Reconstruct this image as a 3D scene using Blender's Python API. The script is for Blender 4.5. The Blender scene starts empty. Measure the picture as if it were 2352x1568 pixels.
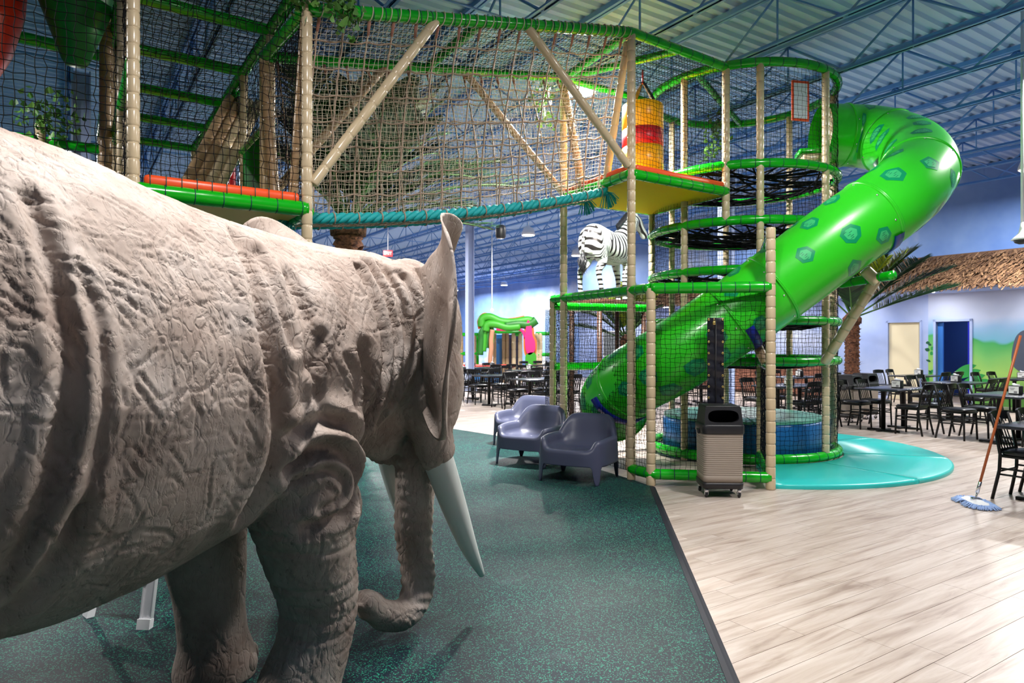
import bpy, bmesh, math, random
import numpy as np
from mathutils import Vector, Matrix, noise
from mathutils.kdtree import KDTree

random.seed(7); RNG = np.random.default_rng(7)
SC = bpy.context.scene
COL = SC.collection
PI = math.pi

# ------------------------------------------------------------------ camera
F = 1568.0; EYE = 1.6                       # focal length in pixels of a 2352 wide frame, eye height
cam_d = bpy.data.cameras.new('camera'); cam_d.sensor_width = 36; cam_d.lens = 36 * F / 2352
cam_d.dof.use_dof = True; cam_d.dof.focus_distance = 4.2; cam_d.dof.aperture_fstop = 5.0
cam_d.clip_end = 300
cam = bpy.data.objects.new('camera', cam_d); COL.objects.link(cam)
cam.location = (0, 0, EYE); cam.rotation_euler = (PI / 2, 0, 0)
SC.camera = cam

# ------------------------------------------------------------------ world, exposure
w = bpy.data.worlds.new('hall_air'); SC.world = w; w.use_nodes = True
w.node_tree.nodes['Background'].inputs[0].default_value = (0.62, 0.76, 1.0, 1)
w.node_tree.nodes['Background'].inputs[1].default_value = 0.12
vs = SC.view_settings
vs.view_transform = 'Standard'; vs.look = 'None'; vs.gamma = 1.0; vs.exposure = 0.32
vs.use_curve_mapping = False
cy = SC.cycles
cy.max_bounces = 6; cy.diffuse_bounces = 3; cy.glossy_bounces = 3; cy.transmission_bounces = 3; cy.caustics_reflective = False; cy.caustics_refractive = False
cy.sample_clamp_indirect = 6.0; cy.adaptive_threshold = 0.03

# grid of the building: U runs along the roof joists, V across them
ANG = math.radians(33.0)
U = Vector((-math.sin(ANG), math.cos(ANG), 0)); V = Vector((math.cos(ANG), math.sin(ANG), 0))

def P(x, y, Y):                              # point seen at (x, y) of the photo, Y metres into the hall
    return Vector(((x - 1176) / F * Y, Y, EYE + (784 - y) / F * Y))
def G(x, y):                                 # floor point seen at (x, y)
    return P(x, y, F * EYE / (y - 784))
def GX(x, Y):
    return Vector(((x - 1176) / F * Y, Y, 0))

# ------------------------------------------------------------------ materials
def nmat(name, col, rough=0.5, metal=0.0, spec=0.5, coat=0.0, emit=None, es=0.0, sub=None):
    m = bpy.data.materials.new(name); m.use_nodes = True
    b = m.node_tree.nodes['Principled BSDF']
    b.inputs['Base Color'].default_value = (*col, 1); b.inputs['Roughness'].default_value = rough
    b.inputs['Metallic'].default_value = metal; b.inputs['Specular IOR Level'].default_value = spec
    b.inputs['Coat Weight'].default_value = coat
    if emit: b.inputs['Emission Color'].default_value = (*emit, 1); b.inputs['Emission Strength'].default_value = es
    return m
def nd(m, t, **kw):
    n = m.node_tree.nodes.new(t)
    for k, v in kw.items():
        if k.startswith('i_'): n.inputs[k[2:].replace('_', ' ')].default_value = v
        else: setattr(n, k, v)
    return n
def lk(m, a, ao, b, bi): m.node_tree.links.new(a.outputs[ao], b.inputs[bi])
def ramp(m, stops, interp='LINEAR'):
    r = m.node_tree.nodes.new('ShaderNodeValToRGB'); r.color_ramp.interpolation = interp
    e = r.color_ramp.elements
    while len(e) < len(stops): e.new(0.5)
    for el, (p, c) in zip(e, stops): el.position = p; el.color = (*c, 1) if len(c) == 3 else c
    return r
def bsdf(m): return m.node_tree.nodes['Principled BSDF']
def add_bump(m, height_node, out, strength=0.3, dist=0.01, prev=None):
    b = nd(m, 'ShaderNodeBump', i_Strength=strength, i_Distance=dist)
    lk(m, height_node, out, b, 'Height')
    if prev: lk(m, prev, 'Normal', b, 'Normal')
    lk(m, b, 'Normal', bsdf(m), 'Normal'); return b
def noisy(m, c1, c2, scale=8, detail=4, lo=0.35, hi=0.65, stretch=None):
    tc = nd(m, 'ShaderNodeTexCoord'); n = nd(m, 'ShaderNodeTexNoise', i_Scale=scale, i_Detail=detail)
    if stretch:
        mp = nd(m, 'ShaderNodeMapping'); mp.inputs['Scale'].default_value = stretch
        lk(m, tc, 'Object', mp, 'Vector'); lk(m, mp, 'Vector', n, 'Vector')
    else: lk(m, tc, 'Object', n, 'Vector')
    r = ramp(m, [(lo, c1), (hi, c2)]); lk(m, n, 'Fac', r, 'Fac'); lk(m, r, 'Color', bsdf(m), 'Base Color')
    return n
def srgb(r, g, b):
    f = lambda c: (c / 255 / 12.92) if c <= 10 else ((c / 255 + 0.055) / 1.055) ** 2.4
    return (f(r), f(g), f(b))
M = {}
M['green'] = nmat('green_vinyl', srgb(10, 168, 18), 0.22, coat=0.25)
M['green_dark'] = nmat('dark_green_vinyl', srgb(6, 105, 34), 0.3)
M['tan'] = nmat('tan_vinyl', srgb(200, 180, 148), 0.25, coat=0.2)
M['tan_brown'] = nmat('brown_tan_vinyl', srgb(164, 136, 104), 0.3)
M['tie'] = nmat('teal_tie', srgb(10, 70, 70), 0.5)
M['black_net'] = nmat('black_net', srgb(10, 11, 16), 0.8, spec=0.12)
M['mesh_net'] = nmat('dark_mesh', srgb(16, 19, 28), 0.85, spec=0.12)
M['rope_beige'] = nmat('beige_rope', srgb(206, 194, 172), 0.8)
M['rope_brown'] = nmat('brown_rope', srgb(166, 144, 126), 0.85)
M['rope_teal'] = nmat('teal_rope', srgb(22, 168, 172), 0.6)
M['orange'] = nmat('orange_vinyl', srgb(238, 84, 36), 0.35)
M['yellow'] = nmat('yellow_panel', srgb(226, 172, 0), 0.7, spec=0.1)
M['red'] = nmat('red_vinyl', srgb(178, 16, 36), 0.35)
M['redshell'] = nmat('red_shell', srgb(190, 40, 20), 0.4)
M['bagyellow'] = nmat('bag_yellow', srgb(240, 176, 8), 0.3)
M['black'] = nmat('black_plastic', srgb(26, 26, 30), 0.45)
M['blackmetal'] = nmat('black_metal', srgb(9, 9, 11), 0.4, spec=0.3)
M['tabletop'] = nmat('dark_tabletop', srgb(34, 37, 46), 0.25)
M['seatvinyl'] = nmat('black_vinyl_seat', srgb(9, 9, 12), 0.3)
M['tealmat'] = nmat('teal_mat', srgb(44, 190, 186), 0.32)
M['bluemat'] = nmat('blue_mat', srgb(20, 96, 160), 0.35)
M['chrome'] = nmat('chrome', (0.75, 0.75, 0.78), 0.2, metal=1.0)
M['brass'] = nmat('brass', (0.85, 0.62, 0.2), 0.3, metal=1.0)
M['alu'] = nmat('aluminium', (0.8, 0.81, 0.84), 0.4, metal=0.55)
M['white'] = nmat('white_paint', srgb(235, 236, 240), 0.5)
M['white_paper'] = nmat('white_card', srgb(228, 228, 226), 0.5)
M['ivory'] = nmat('tusk_ivory', srgb(232, 238, 234), 0.42)
M['taupe'] = nmat('taupe_plastic', srgb(150, 138, 126), 0.5)
M['loungegrey'] = nmat('slate_plastic', srgb(66, 70, 94), 0.42)
M['bluebracket'] = nmat('blue_steel', srgb(18, 40, 150), 0.35)
M['lamp'] = nmat('lamp_lens', (1, 1, 1), 0.5, emit=(1.0, 0.97, 0.92), es=14.0)
M['lamp'].cycles.emission_sampling = 'NONE'     # the lamps' light comes from the area light in each fixture
M['mopwood'] = nmat('orange_wood', srgb(176, 92, 44), 0.45)
M['mopblue'] = nmat('mop_yarn', srgb(150, 176, 222), 0.9)
M['navy'] = nmat('navy_trim', srgb(20, 26, 70), 0.4)

# ------------------------------------------------------------------ mesh builders
def fast_mesh(name, verts, quads=None, tris=None, smooth=True):
    me = bpy.data.meshes.new(name)
    verts = np.asarray(verts, dtype=np.float32).reshape(-1, 3)
    nq = 0 if quads is None else len(quads); nt = 0 if tris is None else len(tris)
    loops = []
    if nq: loops.append(np.asarray(quads, dtype=np.int32).ravel())
    if nt: loops.append(np.asarray(tris, dtype=np.int32).ravel())
    lv = np.concatenate(loops)
    st = np.concatenate([np.arange(nq) * 4, nq * 4 + np.arange(nt) * 3]).astype(np.int32)
    me.vertices.add(len(verts)); me.vertices.foreach_set('co', verts.ravel())
    me.loops.add(len(lv)); me.loops.foreach_set('vertex_index', lv)
    me.polygons.add(nq + nt); me.polygons.foreach_set('loop_start', st)
    me.polygons.foreach_set('use_smooth', np.full(nq + nt, smooth))
    me.update(calc_edges=True); me.validate()
    return me

class MB:
    """collects shapes that become one mesh"""
    def __init__(s): s.v = []; s.f = []; s.sm = []; s.mi = []; s.cur = 0
    def add(s, verts, faces, smooth=True):
        o = len(s.v); s.v += [tuple(p) for p in verts]
        for f in faces: s.f.append(tuple(i + o for i in f)); s.sm.append(smooth); s.mi.append(s.cur)
        return s
    def box(s, c, size, rot=None, taper=1.0, smooth=False):
        hx, hy, hz = size[0] / 2, size[1] / 2, size[2] / 2; c = Vector(c)
        vs_ = [Vector((x * hx * (taper if z > 0 else 1), y * hy * (taper if z > 0 else 1), z * hz)) for z in (-1, 1) for y in (-1, 1) for x in (-1, 1)]
        if rot is not None: vs_ = [rot @ p for p in vs_]
        return s.add([c + p for p in vs_], [(0, 2, 3, 1), (4, 5, 7, 6), (0, 1, 5, 4), (2, 6, 7, 3), (0, 4, 6, 2), (1, 3, 7, 5)], smooth)
    def bbox(s, c, size, b=0.01, rot=None):
        """box with chamfered edges"""
        bm = bmesh.new(); bmesh.ops.create_cube(bm, size=1.0)
        for q in bm.verts: q.co = Vector((q.co.x * size[0], q.co.y * size[1], q.co.z * size[2]))
        bmesh.ops.bevel(bm, geom=bm.edges[:], offset=min(b, 0.45 * min(size)), segments=2, affect='EDGES', profile=0.5)
        bm.verts.index_update(); c = Vector(c)
        vs_ = [c + (rot @ q.co if rot is not None else q.co) for q in bm.verts]
        fs = [[q.index for q in f.verts] for f in bm.faces]; bm.free()
        return s.add(vs_, fs, True)
    def tube(s, pts, r, n=8, closed=False, caps=True, flat=None, up=None):
        pts = [Vector(p) for p in pts]; m = len(pts)
        rs = r if isinstance(r, (list, tuple, np.ndarray)) else [r] * m
        T = []
        for i in range(m):
            a = pts[(i - 1) % m] if (closed or i > 0) else pts[0]; b = pts[(i + 1) % m] if (closed or i < m - 1) else pts[-1]
            t = (b - a); T.append(t.normalized() if t.length > 1e-9 else Vector((0, 0, 1)))
        N = Vector(up) if up is not None else (Vector((0, 0, 1)) if abs(T[0].z) < 0.9 else Vector((1, 0, 0)))
        vs_ = []
        for i in range(m):
            N = (N - T[i] * N.dot(T[i])); N = N.normalized() if N.length > 1e-6 else T[i].orthogonal().normalized()
            B = T[i].cross(N)
            fl = flat if flat else 1.0
            for k in range(n):
                a = 2 * PI * k / n
                vs_.append(pts[i] + (B * math.cos(a) + N * math.sin(a) * fl) * rs[i])
        fs = []
        for i in range(m if closed else m - 1):
            j = (i + 1) % m
            for k in range(n):
                k2 = (k + 1) % n; fs.append((i * n + k, i * n + k2, j * n + k2, j * n + k))
        if caps and not closed:
            fs.append(tuple(range(n))[::-1]); fs.append(tuple(range((m - 1) * n, m * n)))
        return s.add(vs_, fs, True)
    def lathe(s, prof, c=(0, 0, 0), n=24, axis=None, caps=True, ax_scale=(1, 1)):
        """prof: list of (radius, height)"""
        c = Vector(c); R = axis if axis is not None else Matrix.Identity(3)
        vs_ = []
        for r, h in prof:
            for k in range(n):
                a = 2 * PI * k / n
                vs_.append(c + R @ Vector((r * math.cos(a) * ax_scale[0], r * math.sin(a) * ax_scale[1], h)))
        fs = []
        for i in range(len(prof) - 1):
            for k in range(n):
                k2 = (k + 1) % n; fs.append((i * n + k, i * n + k2, (i + 1) * n + k2, (i + 1) * n + k))
        if caps:
            fs.append(tuple(range(n))[::-1]); m = len(prof) - 1; fs.append(tuple(range(m * n, m * n + n)))
        return s.add(vs_, fs, True)
    def grid(s, rows, smooth=True, closed_u=False):
        """rows: list of equally long point lists"""
        n = len(rows[0]); vs_ = [p for r_ in rows for p in r_]; fs = []
        for i in range(len(rows) - 1):
            for k in range(n if closed_u else n - 1):
                k2 = (k + 1) % n; fs.append((i * n + k, i * n + k2, (i + 1) * n + k2, (i + 1) * n + k))
        return s.add(vs_, fs, smooth)
    def prism(s, poly, z0, z1, smooth=False):
        n = len(poly)
        vs_ = [(x, y, z0) for x, y in poly] + [(x, y, z1) for x, y in poly]
        fs = [tuple(range(n))[::-1], tuple(range(n, 2 * n))] + [(i, (i + 1) % n, n + (i + 1) % n, n + i) for i in range(n)]
        return s.add(vs_, fs, smooth)
    def mesh(s, name):
        me = bpy.data.meshes.new(name); me.from_pydata(s.v, [], s.f)
        me.polygons.foreach_set('use_smooth', s.sm)
        if max(s.mi, default=0): me.polygons.foreach_set('material_index', s.mi)
        me.update(); return me

def link(name, me, mats, parent=None):
    o = bpy.data.objects.new(name, me); COL.objects.link(o)
    if mats is not None:
        for m in (mats if isinstance(mats, (list, tuple)) else [mats]): me.materials.append(M[m] if isinstance(m, str) else m)
    if parent is not None:
        o.parent = parent
        if not parent.get('_local'):
            mw = Matrix.Identity(4); p = parent
            chain = []
            while p is not None: chain.append(p); p = p.parent
            for q in reversed(chain): mw = mw @ q.matrix_parent_inverse @ q.matrix_basis
            o.matrix_parent_inverse = mw.inverted()
    return o
def part(name, mb, mat, parent, kind=None, label=None):
    me = mb.mesh(name) if isinstance(mb, MB) else mb
    o = link(name, me, mat, parent)
    if parent is not None and parent.get('_local'): o['_local'] = 1
    if kind: o['kind'] = kind
    if label: o['label'] = label
    return o
def tag(o, label=None, cat=None, group=None, kind=None):
    if label: o['label'] = label
    if cat: o['category'] = cat
    if group: o['group'] = group
    if kind: o['kind'] = kind
    return o
def thing(name, label, cat, loc=(0, 0, 0), group=None, local=False, rotz=0.0):
    o = bpy.data.objects.new(name, None); COL.objects.link(o); o.location = loc; o.rotation_euler = (0, 0, rotz)
    o.empty_display_size = 0.1
    if local: o['_local'] = 1           # its parts are modelled around the origin, ready to be copied
    return tag(o, label, cat, group)
def struct(name, mb, mat, parent=None, label=None):
    o = part(name, mb, mat, parent)
    if parent is None: o['kind'] = 'structure'
    if label: o['label'] = label
    return o
def dup(root, loc, rotz, label=None, group=None, scale=None):
    r = root.copy(); COL.objects.link(r); r.location = loc; r.rotation_euler = (0, 0, rotz)
    if scale: r.scale = (scale,) * 3
    if label: r['label'] = label
    if group: r['group'] = group
    for ch in list(root.children):
        c = ch.copy(); COL.objects.link(c); c.parent = r
        for g in list(ch.children):
            d = g.copy(); COL.objects.link(d); d.parent = c
    return r

def catmull(pts, n=8, closed=False):
    pts = [Vector(p) for p in pts]; out = []; m = len(pts)
    for i in range(m if closed else m - 1):
        p0 = pts[(i - 1) % m] if (closed or i > 0) else pts[0] * 2 - pts[1]
        p1 = pts[i]; p2 = pts[(i + 1) % m]
        p3 = pts[(i + 2) % m] if (closed or i + 2 < m) else p2 * 2 - p1
        for k in range(n):
            t = k / n
            out.append(0.5 * ((2 * p1) + (p2 - p0) * t + (2 * p0 - 5 * p1 + 4 * p2 - p3) * t * t + (3 * p1 - p0 - 3 * p2 + p3) * t ** 3))
    if not closed: out.append(pts[-1])
    return out
def rot_to(d, up=(0, 0, 1)):
    """3x3 matrix whose z axis is d"""
    return Vector(d).normalized().to_track_quat('Z', 'Y').to_matrix()
def smoothstep(a, b, x):
    t = np.clip((x - a) / (b - a), 0, 1); return t * t * (3 - 2 * t)
# ------------------------------------------------------------------ lamps of the hall (high bays)
LAMPS = [(0.98, 9.8), (-0.5, 2.7), (-8.5, 13.0), (3.4, 4.9), (7.6, 9.0), (2.6, 15.5), (10.8, 14.2), (0.55, 23.0), (-5.0, 20.0), (-0.5, 43.5), (-4.0, 48.0), (2.7, 28.5), (6.8, 20.5), (-7.0, 30.0), (-7.2, 5.2)]
def high_bay(i, x, y):
    t = thing('high_bay_lamp', LAMP_LABEL[i], 'lamp', (x, y, 5.18), 'high bay lamps under the roof joists')
    mb = MB(); mb.lathe([(0.05, 0.34), (0.07, 0.30), (0.16, 0.26), (0.22, 0.10), (0.235, 0.02), (0.22, 0.02)], (x, y, 5.16), 20); part('housing', mb, 'white', t)
    mb = MB(); mb.lathe([(0.205, 0.0), (0.2, -0.012), (0.10, -0.02), (0.004, -0.022)], (x, y, 5.18), 20); part('lens', mb, 'lamp', t)
    mb = MB(); mb.tube([(x, y, 5.48), (x, y, 6.05)], 0.008, 6); part('hanger', mb, 'white', t)
    l = bpy.data.lights.new('high_bay_light', 'AREA'); l.shape = 'DISK'; l.size = 0.5; l.color = (1.0, 0.965, 0.93)
    l.energy = LAMP_E.get(i, 260)
    o = bpy.data.objects.new('high_bay_light', l); COL.objects.link(o); o.location = (x, y, 5.13); o['kind'] = 'helper'
LAMP_E = {0: 1100, 1: 210, 2: 420, 3: 180, 4: 300, 5: 170, 6: 270, 7: 380, 8: 600, 9: 800, 10: 900, 11: 200, 12: 260, 13: 450, 14: 380}
LAMP_LABEL = {i: 'round white high bay lamp hanging from the roof joists' for i in range(len(LAMPS))}
LAMP_LABEL.update({0: 'bright lamp glowing behind the rope bridge net', 7: 'round lit lamp hanging beside the black loudspeaker', 9: 'small round lit lamp above the tree arch of the far play corner',
                   1: 'lamp hanging right above the elephant back', 2: 'lamp above the far end of the netted walkway', 3: 'lamp above the near plank floor', 4: 'lamp above the landing mat', 5: 'lamp above the zebra statue', 6: 'lamp above the tables before the doors', 8: 'lamp behind the palm at the rope bridge', 12: 'lamp above the service counter', 13: 'lamp beyond the walkway logs', 14: 'lamp left of the netted walkway',
                   10: 'small round lit lamp beside the pale blue column near the elephant ear', 11: 'small round lit lamp seen beside the zebra rump'})
for i, (x, y) in enumerate(LAMPS): high_bay(i, x, y)

# ------------------------------------------------------------------ floor
def uv2w(u, n, z=0.0): return U * u + V * n + Vector((0, 0, z))
def slab(mb, u0, u1, n0, n1, z0, z1):
    vs_ = [uv2w(u, n, z) for z in (z0, z1) for n in (n0, n1) for u in (u0, u1)]
    mb.add(vs_, [(0, 2, 3, 1), (4, 5, 7, 6), (0, 1, 5, 4), (2, 6, 7, 3), (0, 4, 6, 2), (1, 3, 7, 5)], False)
M['subfloor'] = nmat('floor_joint_brown', srgb(160, 142, 130), 0.8)
mb = MB(); slab(mb, -14, 62, -34, 30, -0.10, -0.004); floor = struct('floor', mb, 'subfloor')
def wood():
    m = nmat('oak_plank', srgb(206, 190, 178), 0.36)
    g = nd(m, 'ShaderNodeNewGeometry'); rt = nd(m, 'ShaderNodeVectorRotate', rotation_type='Z_AXIS'); rt.inputs['Angle'].default_value = -ANG
    lk(m, g, 'Position', rt, 'Vector')
    cm = nd(m, 'ShaderNodeCombineXYZ'); mul = nd(m, 'ShaderNodeMath', operation='MULTIPLY'); mul.inputs[1].default_value = 37.0
    lk(m, g, 'Random Per Island', mul, 0); lk(m, mul, 0, cm, 'Z'); lk(m, mul, 0, cm, 'X')
    ad = nd(m, 'ShaderNodeVectorMath', operation='ADD'); lk(m, rt, 'Vector', ad, 0); lk(m, cm, 'Vector', ad, 1)
    mp = nd(m, 'ShaderNodeMapping'); mp.inputs['Scale'].default_value = (0.9, 9.0, 1.0); lk(m, ad, 'Vector', mp, 'Vector')
    n = nd(m, 'ShaderNodeTexNoise', i_Scale=1.6, i_Detail=7.0, i_Roughness=0.62, i_Distortion=0.6); lk(m, mp, 'Vector', n, 'Vector')
    r = ramp(m, [(0.28, srgb(150, 131, 120)), (0.45, srgb(184, 168, 157)), (0.62, srgb(202, 189, 180)), (0.8, srgb(212, 201, 193))]); lk(m, n, 'Fac', r, 'Fac')
    hv = nd(m, 'ShaderNodeHueSaturation'); mr = nd(m, 'ShaderNodeMapRange'); mr.inputs['To Min'].default_value = 0.86; mr.inputs['To Max'].default_value = 1.06
    lk(m, g, 'Random Per Island', mr, 'Value'); lk(m, mr, 'Result', hv, 'Value'); lk(m, r, 'Color', hv, 'Color'); lk(m, hv, 'Color', bsdf(m), 'Base Color')
    mp2 = nd(m, 'ShaderNodeMapping'); mp2.inputs['Scale'].default_value = (3, 60, 1); lk(m, ad, 'Vector', mp2, 'Vector')
    n2 = nd(m, 'ShaderNodeTexNoise', i_Scale=1.5, i_Detail=3.0); lk(m, mp2, 'Vector', n2, 'Vector'); add_bump(m, n2, 'Fac', 0.12, 0.003)
    return m
M['wood'] = wood()
RUB = [(1.54, 7.50), (1.36, 7.92), (0.56, 9.55), (-0.27, 11.56), (-1.12, 12.5), (-9.0, 21.0), (-16, 14), (-16, -6), (0.4, -6), (0.66, 0.0)]
def in_rub(x, y, grow=0.0):
    ins = False; n = len(RUB)
    for i in range(n):
        (x0, y0), (x1, y1) = RUB[i], RUB[(i + 1) % n]
        if (y0 > y) != (y1 > y) and x < (x1 - x0) * (y - y0) / (y1 - y0) + x0: ins = not ins
    return ins
PL, PW = 1.22, 0.18
pm = MB()
bv = 0.0014
pm.add([(-PL / 2 + .0008, -PW / 2 + .0008, -.004), (PL / 2 - .0008, -PW / 2 + .0008, -.004), (PL / 2 - .0008, PW / 2 - .0008, -.004), (-PL / 2 + .0008, PW / 2 - .0008, -.004),
        (-PL / 2 + bv, -PW / 2 + bv, 0), (PL / 2 - bv, -PW / 2 + bv, 0), (PL / 2 - bv, PW / 2 - bv, 0), (-PL / 2 + bv, PW / 2 - bv, 0)],
       [(4, 5, 6, 7), (0, 1, 5, 4), (1, 2, 6, 5), (2, 3, 7, 6), (3, 0, 4, 7)], False)
plank_me = pm.mesh('plank'); plank_me.materials.append(M['wood'])
spots = []
for j in range(-30, 260):
    off = random.Random(j).random() * PL
    for i in range(-16, 40):
        u_, n_ = j * PW, i * PL + off
        p = uv2w(u_, n_)
        if p.y < 1.2 or p.y > 34 or p.x < -13: continue
        if abs(p.x) > 0.80 * p.y + 1.0: continue
        if n_ > 19.3 + (6.2 if u_ > 24.1 else 0): continue
        c4 = [uv2w(u_ + a, n_ + b) for a in (-PW / 2, PW / 2) for b in (-PL / 2, 0, PL / 2)]
        if all(in_rub(q.x, q.y) for q in c4): continue
        spots.append((p.y * p.y + p.x * p.x, p))
spots.sort(key=lambda s_: s_[0])
spots = [s_ for s_ in spots if not in_rub(s_[1].x, s_[1].y)] + [s_ for s_ in spots if in_rub(s_[1].x, s_[1].y)]
for _, p in spots[:300]:
    o = bpy.data.objects.new('plank', plank_me); COL.objects.link(o); o.parent = floor; o.location = p; o.rotation_euler = (0, 0, ANG)
base = np.array([v_.co[:] for v_ in plank_me.vertices]); ca, sa = math.cos(ANG), math.sin(ANG)
rot = base @ np.array([[ca, sa, 0], [-sa, ca, 0], [0, 0, 1]])
fq = np.array([(4, 5, 6, 7), (0, 1, 5, 4), (1, 2, 6, 5), (2, 3, 7, 6), (3, 0, 4, 7)])
rest = spots[300:]
vsn = np.concatenate([rot + np.array(p[:]) for _, p in rest]); fsn = np.concatenate([fq + 8 * k for k in range(len(rest))])
part('planks', fast_mesh('planks', vsn, fsn, smooth=False), 'wood', floor, kind='stuff')

def rubber():
    m = nmat('speckled_rubber', srgb(36, 66, 70), 0.42, spec=0.22)
    tc = nd(m, 'ShaderNodeTexCoord')
    v1 = nd(m, 'ShaderNodeTexVoronoi', i_Scale=190.0); lk(m, tc, 'Object', v1, 'Vector')
    r1 = ramp(m, [(0.0, srgb(40, 142, 112)), (0.16, srgb(32, 102, 88)), (0.19, srgb(17, 31, 43))], 'LINEAR'); 
    wn = nd(m, 'ShaderNodeSeparateColor'); lk(m, v1, 'Color', wn, 'Color')
    lk(m, wn, 'Red', r1, 'Fac')
    n1 = nd(m, 'ShaderNodeTexNoise', i_Scale=0.9, i_Detail=4.0); lk(m, tc, 'Object', n1, 'Vector')
    r2 = ramp(m, [(0.35, (0.8, 0.8, 0.8)), (0.7, (1.2, 1.2, 1.2))]); lk(m, n1, 'Fac', r2, 'Fac')
    mx = nd(m, 'ShaderNodeMix', data_type='RGBA', blend_type='MULTIPLY'); mx.inputs[0].default_value = 1.0; lk(m, r1, 'Color', mx, 6); lk(m, r2, 'Color', mx, 7)
    # dusty scuffs
    n2 = nd(m, 'ShaderNodeTexNoise', i_Scale=3.4, i_Detail=5.0, i_Distortion=1.0); lk(m, tc, 'Object', n2, 'Vector')
    r3 = ramp(m, [(0.60, (0, 0, 0)), (0.80, (0.3, 0.3, 0.3))]); lk(m, n2, 'Fac', r3, 'Fac')
    mx2 = nd(m, 'ShaderNodeMix', data_type='RGBA'); lk(m, r3, 'Color', mx2, 0); lk(m, mx, 2, mx2, 6); mx2.inputs[7].default_value = (*srgb(84, 108, 110), 1)
    lk(m, mx2, 2, bsdf(m), 'Base Color')
    rr = ramp(m, [(0.3, (0.48, 0.48, 0.48)), (0.7, (0.64, 0.64, 0.64))]); lk(m, n1, 'Fac', rr, 'Fac'); lk(m, rr, 'Color', bsdf(m), 'Roughness')
    add_bump(m, wn, 'Green', 0.08, 0.002); return m
M['rubber'] = rubber()
mb = MB(); mb.prism([p for p in RUB[::-1]], 0.0, 0.010); tag(struct('floor_rubber', mb, 'rubber'), 'dark teal speckled rubber flooring under the elephant')
# edge strip between rubber and planks
a, b = Vector((1.54, 7.50, 0)), Vector((0.66, 0.0, 0)); dr = (b - a).normalized(); sd = Vector((-dr.y, dr.x, 0))
M['edge'] = nmat('edge_strip', srgb(28, 30, 40), 0.6, spec=0.25)
mb = MB(); prof = [(-0.035, 0.0), (-0.03, 0.013), (0.0, 0.015), (0.012, 0.012), (0.03, 0.003), (0.034, 0.0)]
mb.grid([[a + sd * q + Vector((0, 0, h)) for q, h in prof], [b + sd * q + Vector((0, 0, h)) for q, h in prof]], False); tag(struct('trim_1', mb, 'edge'), 'dark edge strip between rubber and plank flooring')

# ------------------------------------------------------------------ walls
def sky_paint(name, lo, hi, white=0.55, hills=False):
    m = nmat(name, lo, 0.6)
    g = nd(m, 'ShaderNodeNewGeometry'); n = nd(m, 'ShaderNodeTexNoise', i_Scale=0.32, i_Detail=5.0, i_Roughness=0.55); lk(m, g, 'Position', n, 'Vector')
    r = ramp(m, [(0.40, lo), (0.56, hi), (0.70, srgb(226, 230, 244))]); lk(m, n, 'Fac', r, 'Fac'); last = (r, 'Color')
    lk(m, last[0], last[1], bsdf(m), 'Base Color'); return m
M['skywall'] = sky_paint('sky_mural', srgb(104, 142, 212), srgb(134, 168, 226))
M['palewall'] = sky_paint('pale_sky_mural', srgb(150, 172, 226), srgb(176, 194, 238))
def mural():
    m = nmat('safari_mural', srgb(90, 190, 90), 0.6)
    g = nd(m, 'ShaderNodeNewGeometry'); rt = nd(m, 'ShaderNodeVectorRotate', rotation_type='Z_AXIS'); rt.inputs['Angle'].default_value = -ANG - PI / 2; lk(m, g, 'Position', rt, 'Vector')
    n = nd(m, 'ShaderNodeTexNoise', i_Scale=0.8, i_Detail=2.0); lk(m, rt, 'Vector', n, 'Vector')
    sx = nd(m, 'ShaderNodeSeparateXYZ'); lk(m, rt, 'Vector', sx, 'Vector')
    ad = nd(m, 'ShaderNodeMath', operation='MULTIPLY_ADD'); ad.inputs[1].default_value = 0.9; lk(m, n, 'Fac', ad, 0); lk(m, sx, 'Z', ad, 2)
    dv = nd(m, 'ShaderNodeMath', operation='DIVIDE'); dv.inputs[1].default_value = 4.0; lk(m, ad, 0, dv, 0)
    r = ramp(m, [(0.18, srgb(120, 190, 90)), (0.34, srgb(170, 220, 110)), (0.44, srgb(126, 204, 110)), (0.515, srgb(70, 176, 96)), (0.53, srgb(120, 186, 214)), (0.60, srgb(150, 190, 230)), (0.66, srgb(196, 208, 238)), (0.8, srgb(206, 214, 240))]); lk(m, dv, 0, r, 'Fac')
    lk(m, r, 'Color', bsdf(m), 'Base Color'); return m
M['mural'] = mural()
NW = 19.25; UE = 24.1; NB = 25.6
def wall_n(name, u0, u1, n, z0, z1, mat, th=0.12):
    mb = MB(); slab(mb, u0, u1, n, n + th, z0, z1); return struct(name, mb, mat)
def un(x, n):                                # u along the wall plane V.p = n of picture column x
    k = (x - 1176) / F; Y = n / (V.x * k + V.y); return U.x * k * Y + U.y * Y
wall_n('wall_right', -6, UE, NW, 2.9, 6.05, 'skywall')
uD0, uD1 = un(2228, NW), un(2150, NW); uC0, uC1 = un(2113, NW), un(2040, NW); uM = un(2132, NW)
lower = [(-6, uD0, 0, 2.9, 'mural'), (uD0, uD1, 2.12, 2.9, 'mural'), (uD1, uM, 0, 2.9, 'mural'), (uM, uC0, 0, 2.9, 'palewall'), (uC0, uC1, 2.12, 2.9, 'palewall'), (uC1, UE, 0, 2.9, 'palewall')]
for k, (u0, u1, z0, z1, mt) in enumerate(lower): wall_n('wall_right_lower', u0, u1, NW, z0, z1, mt)
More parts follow.
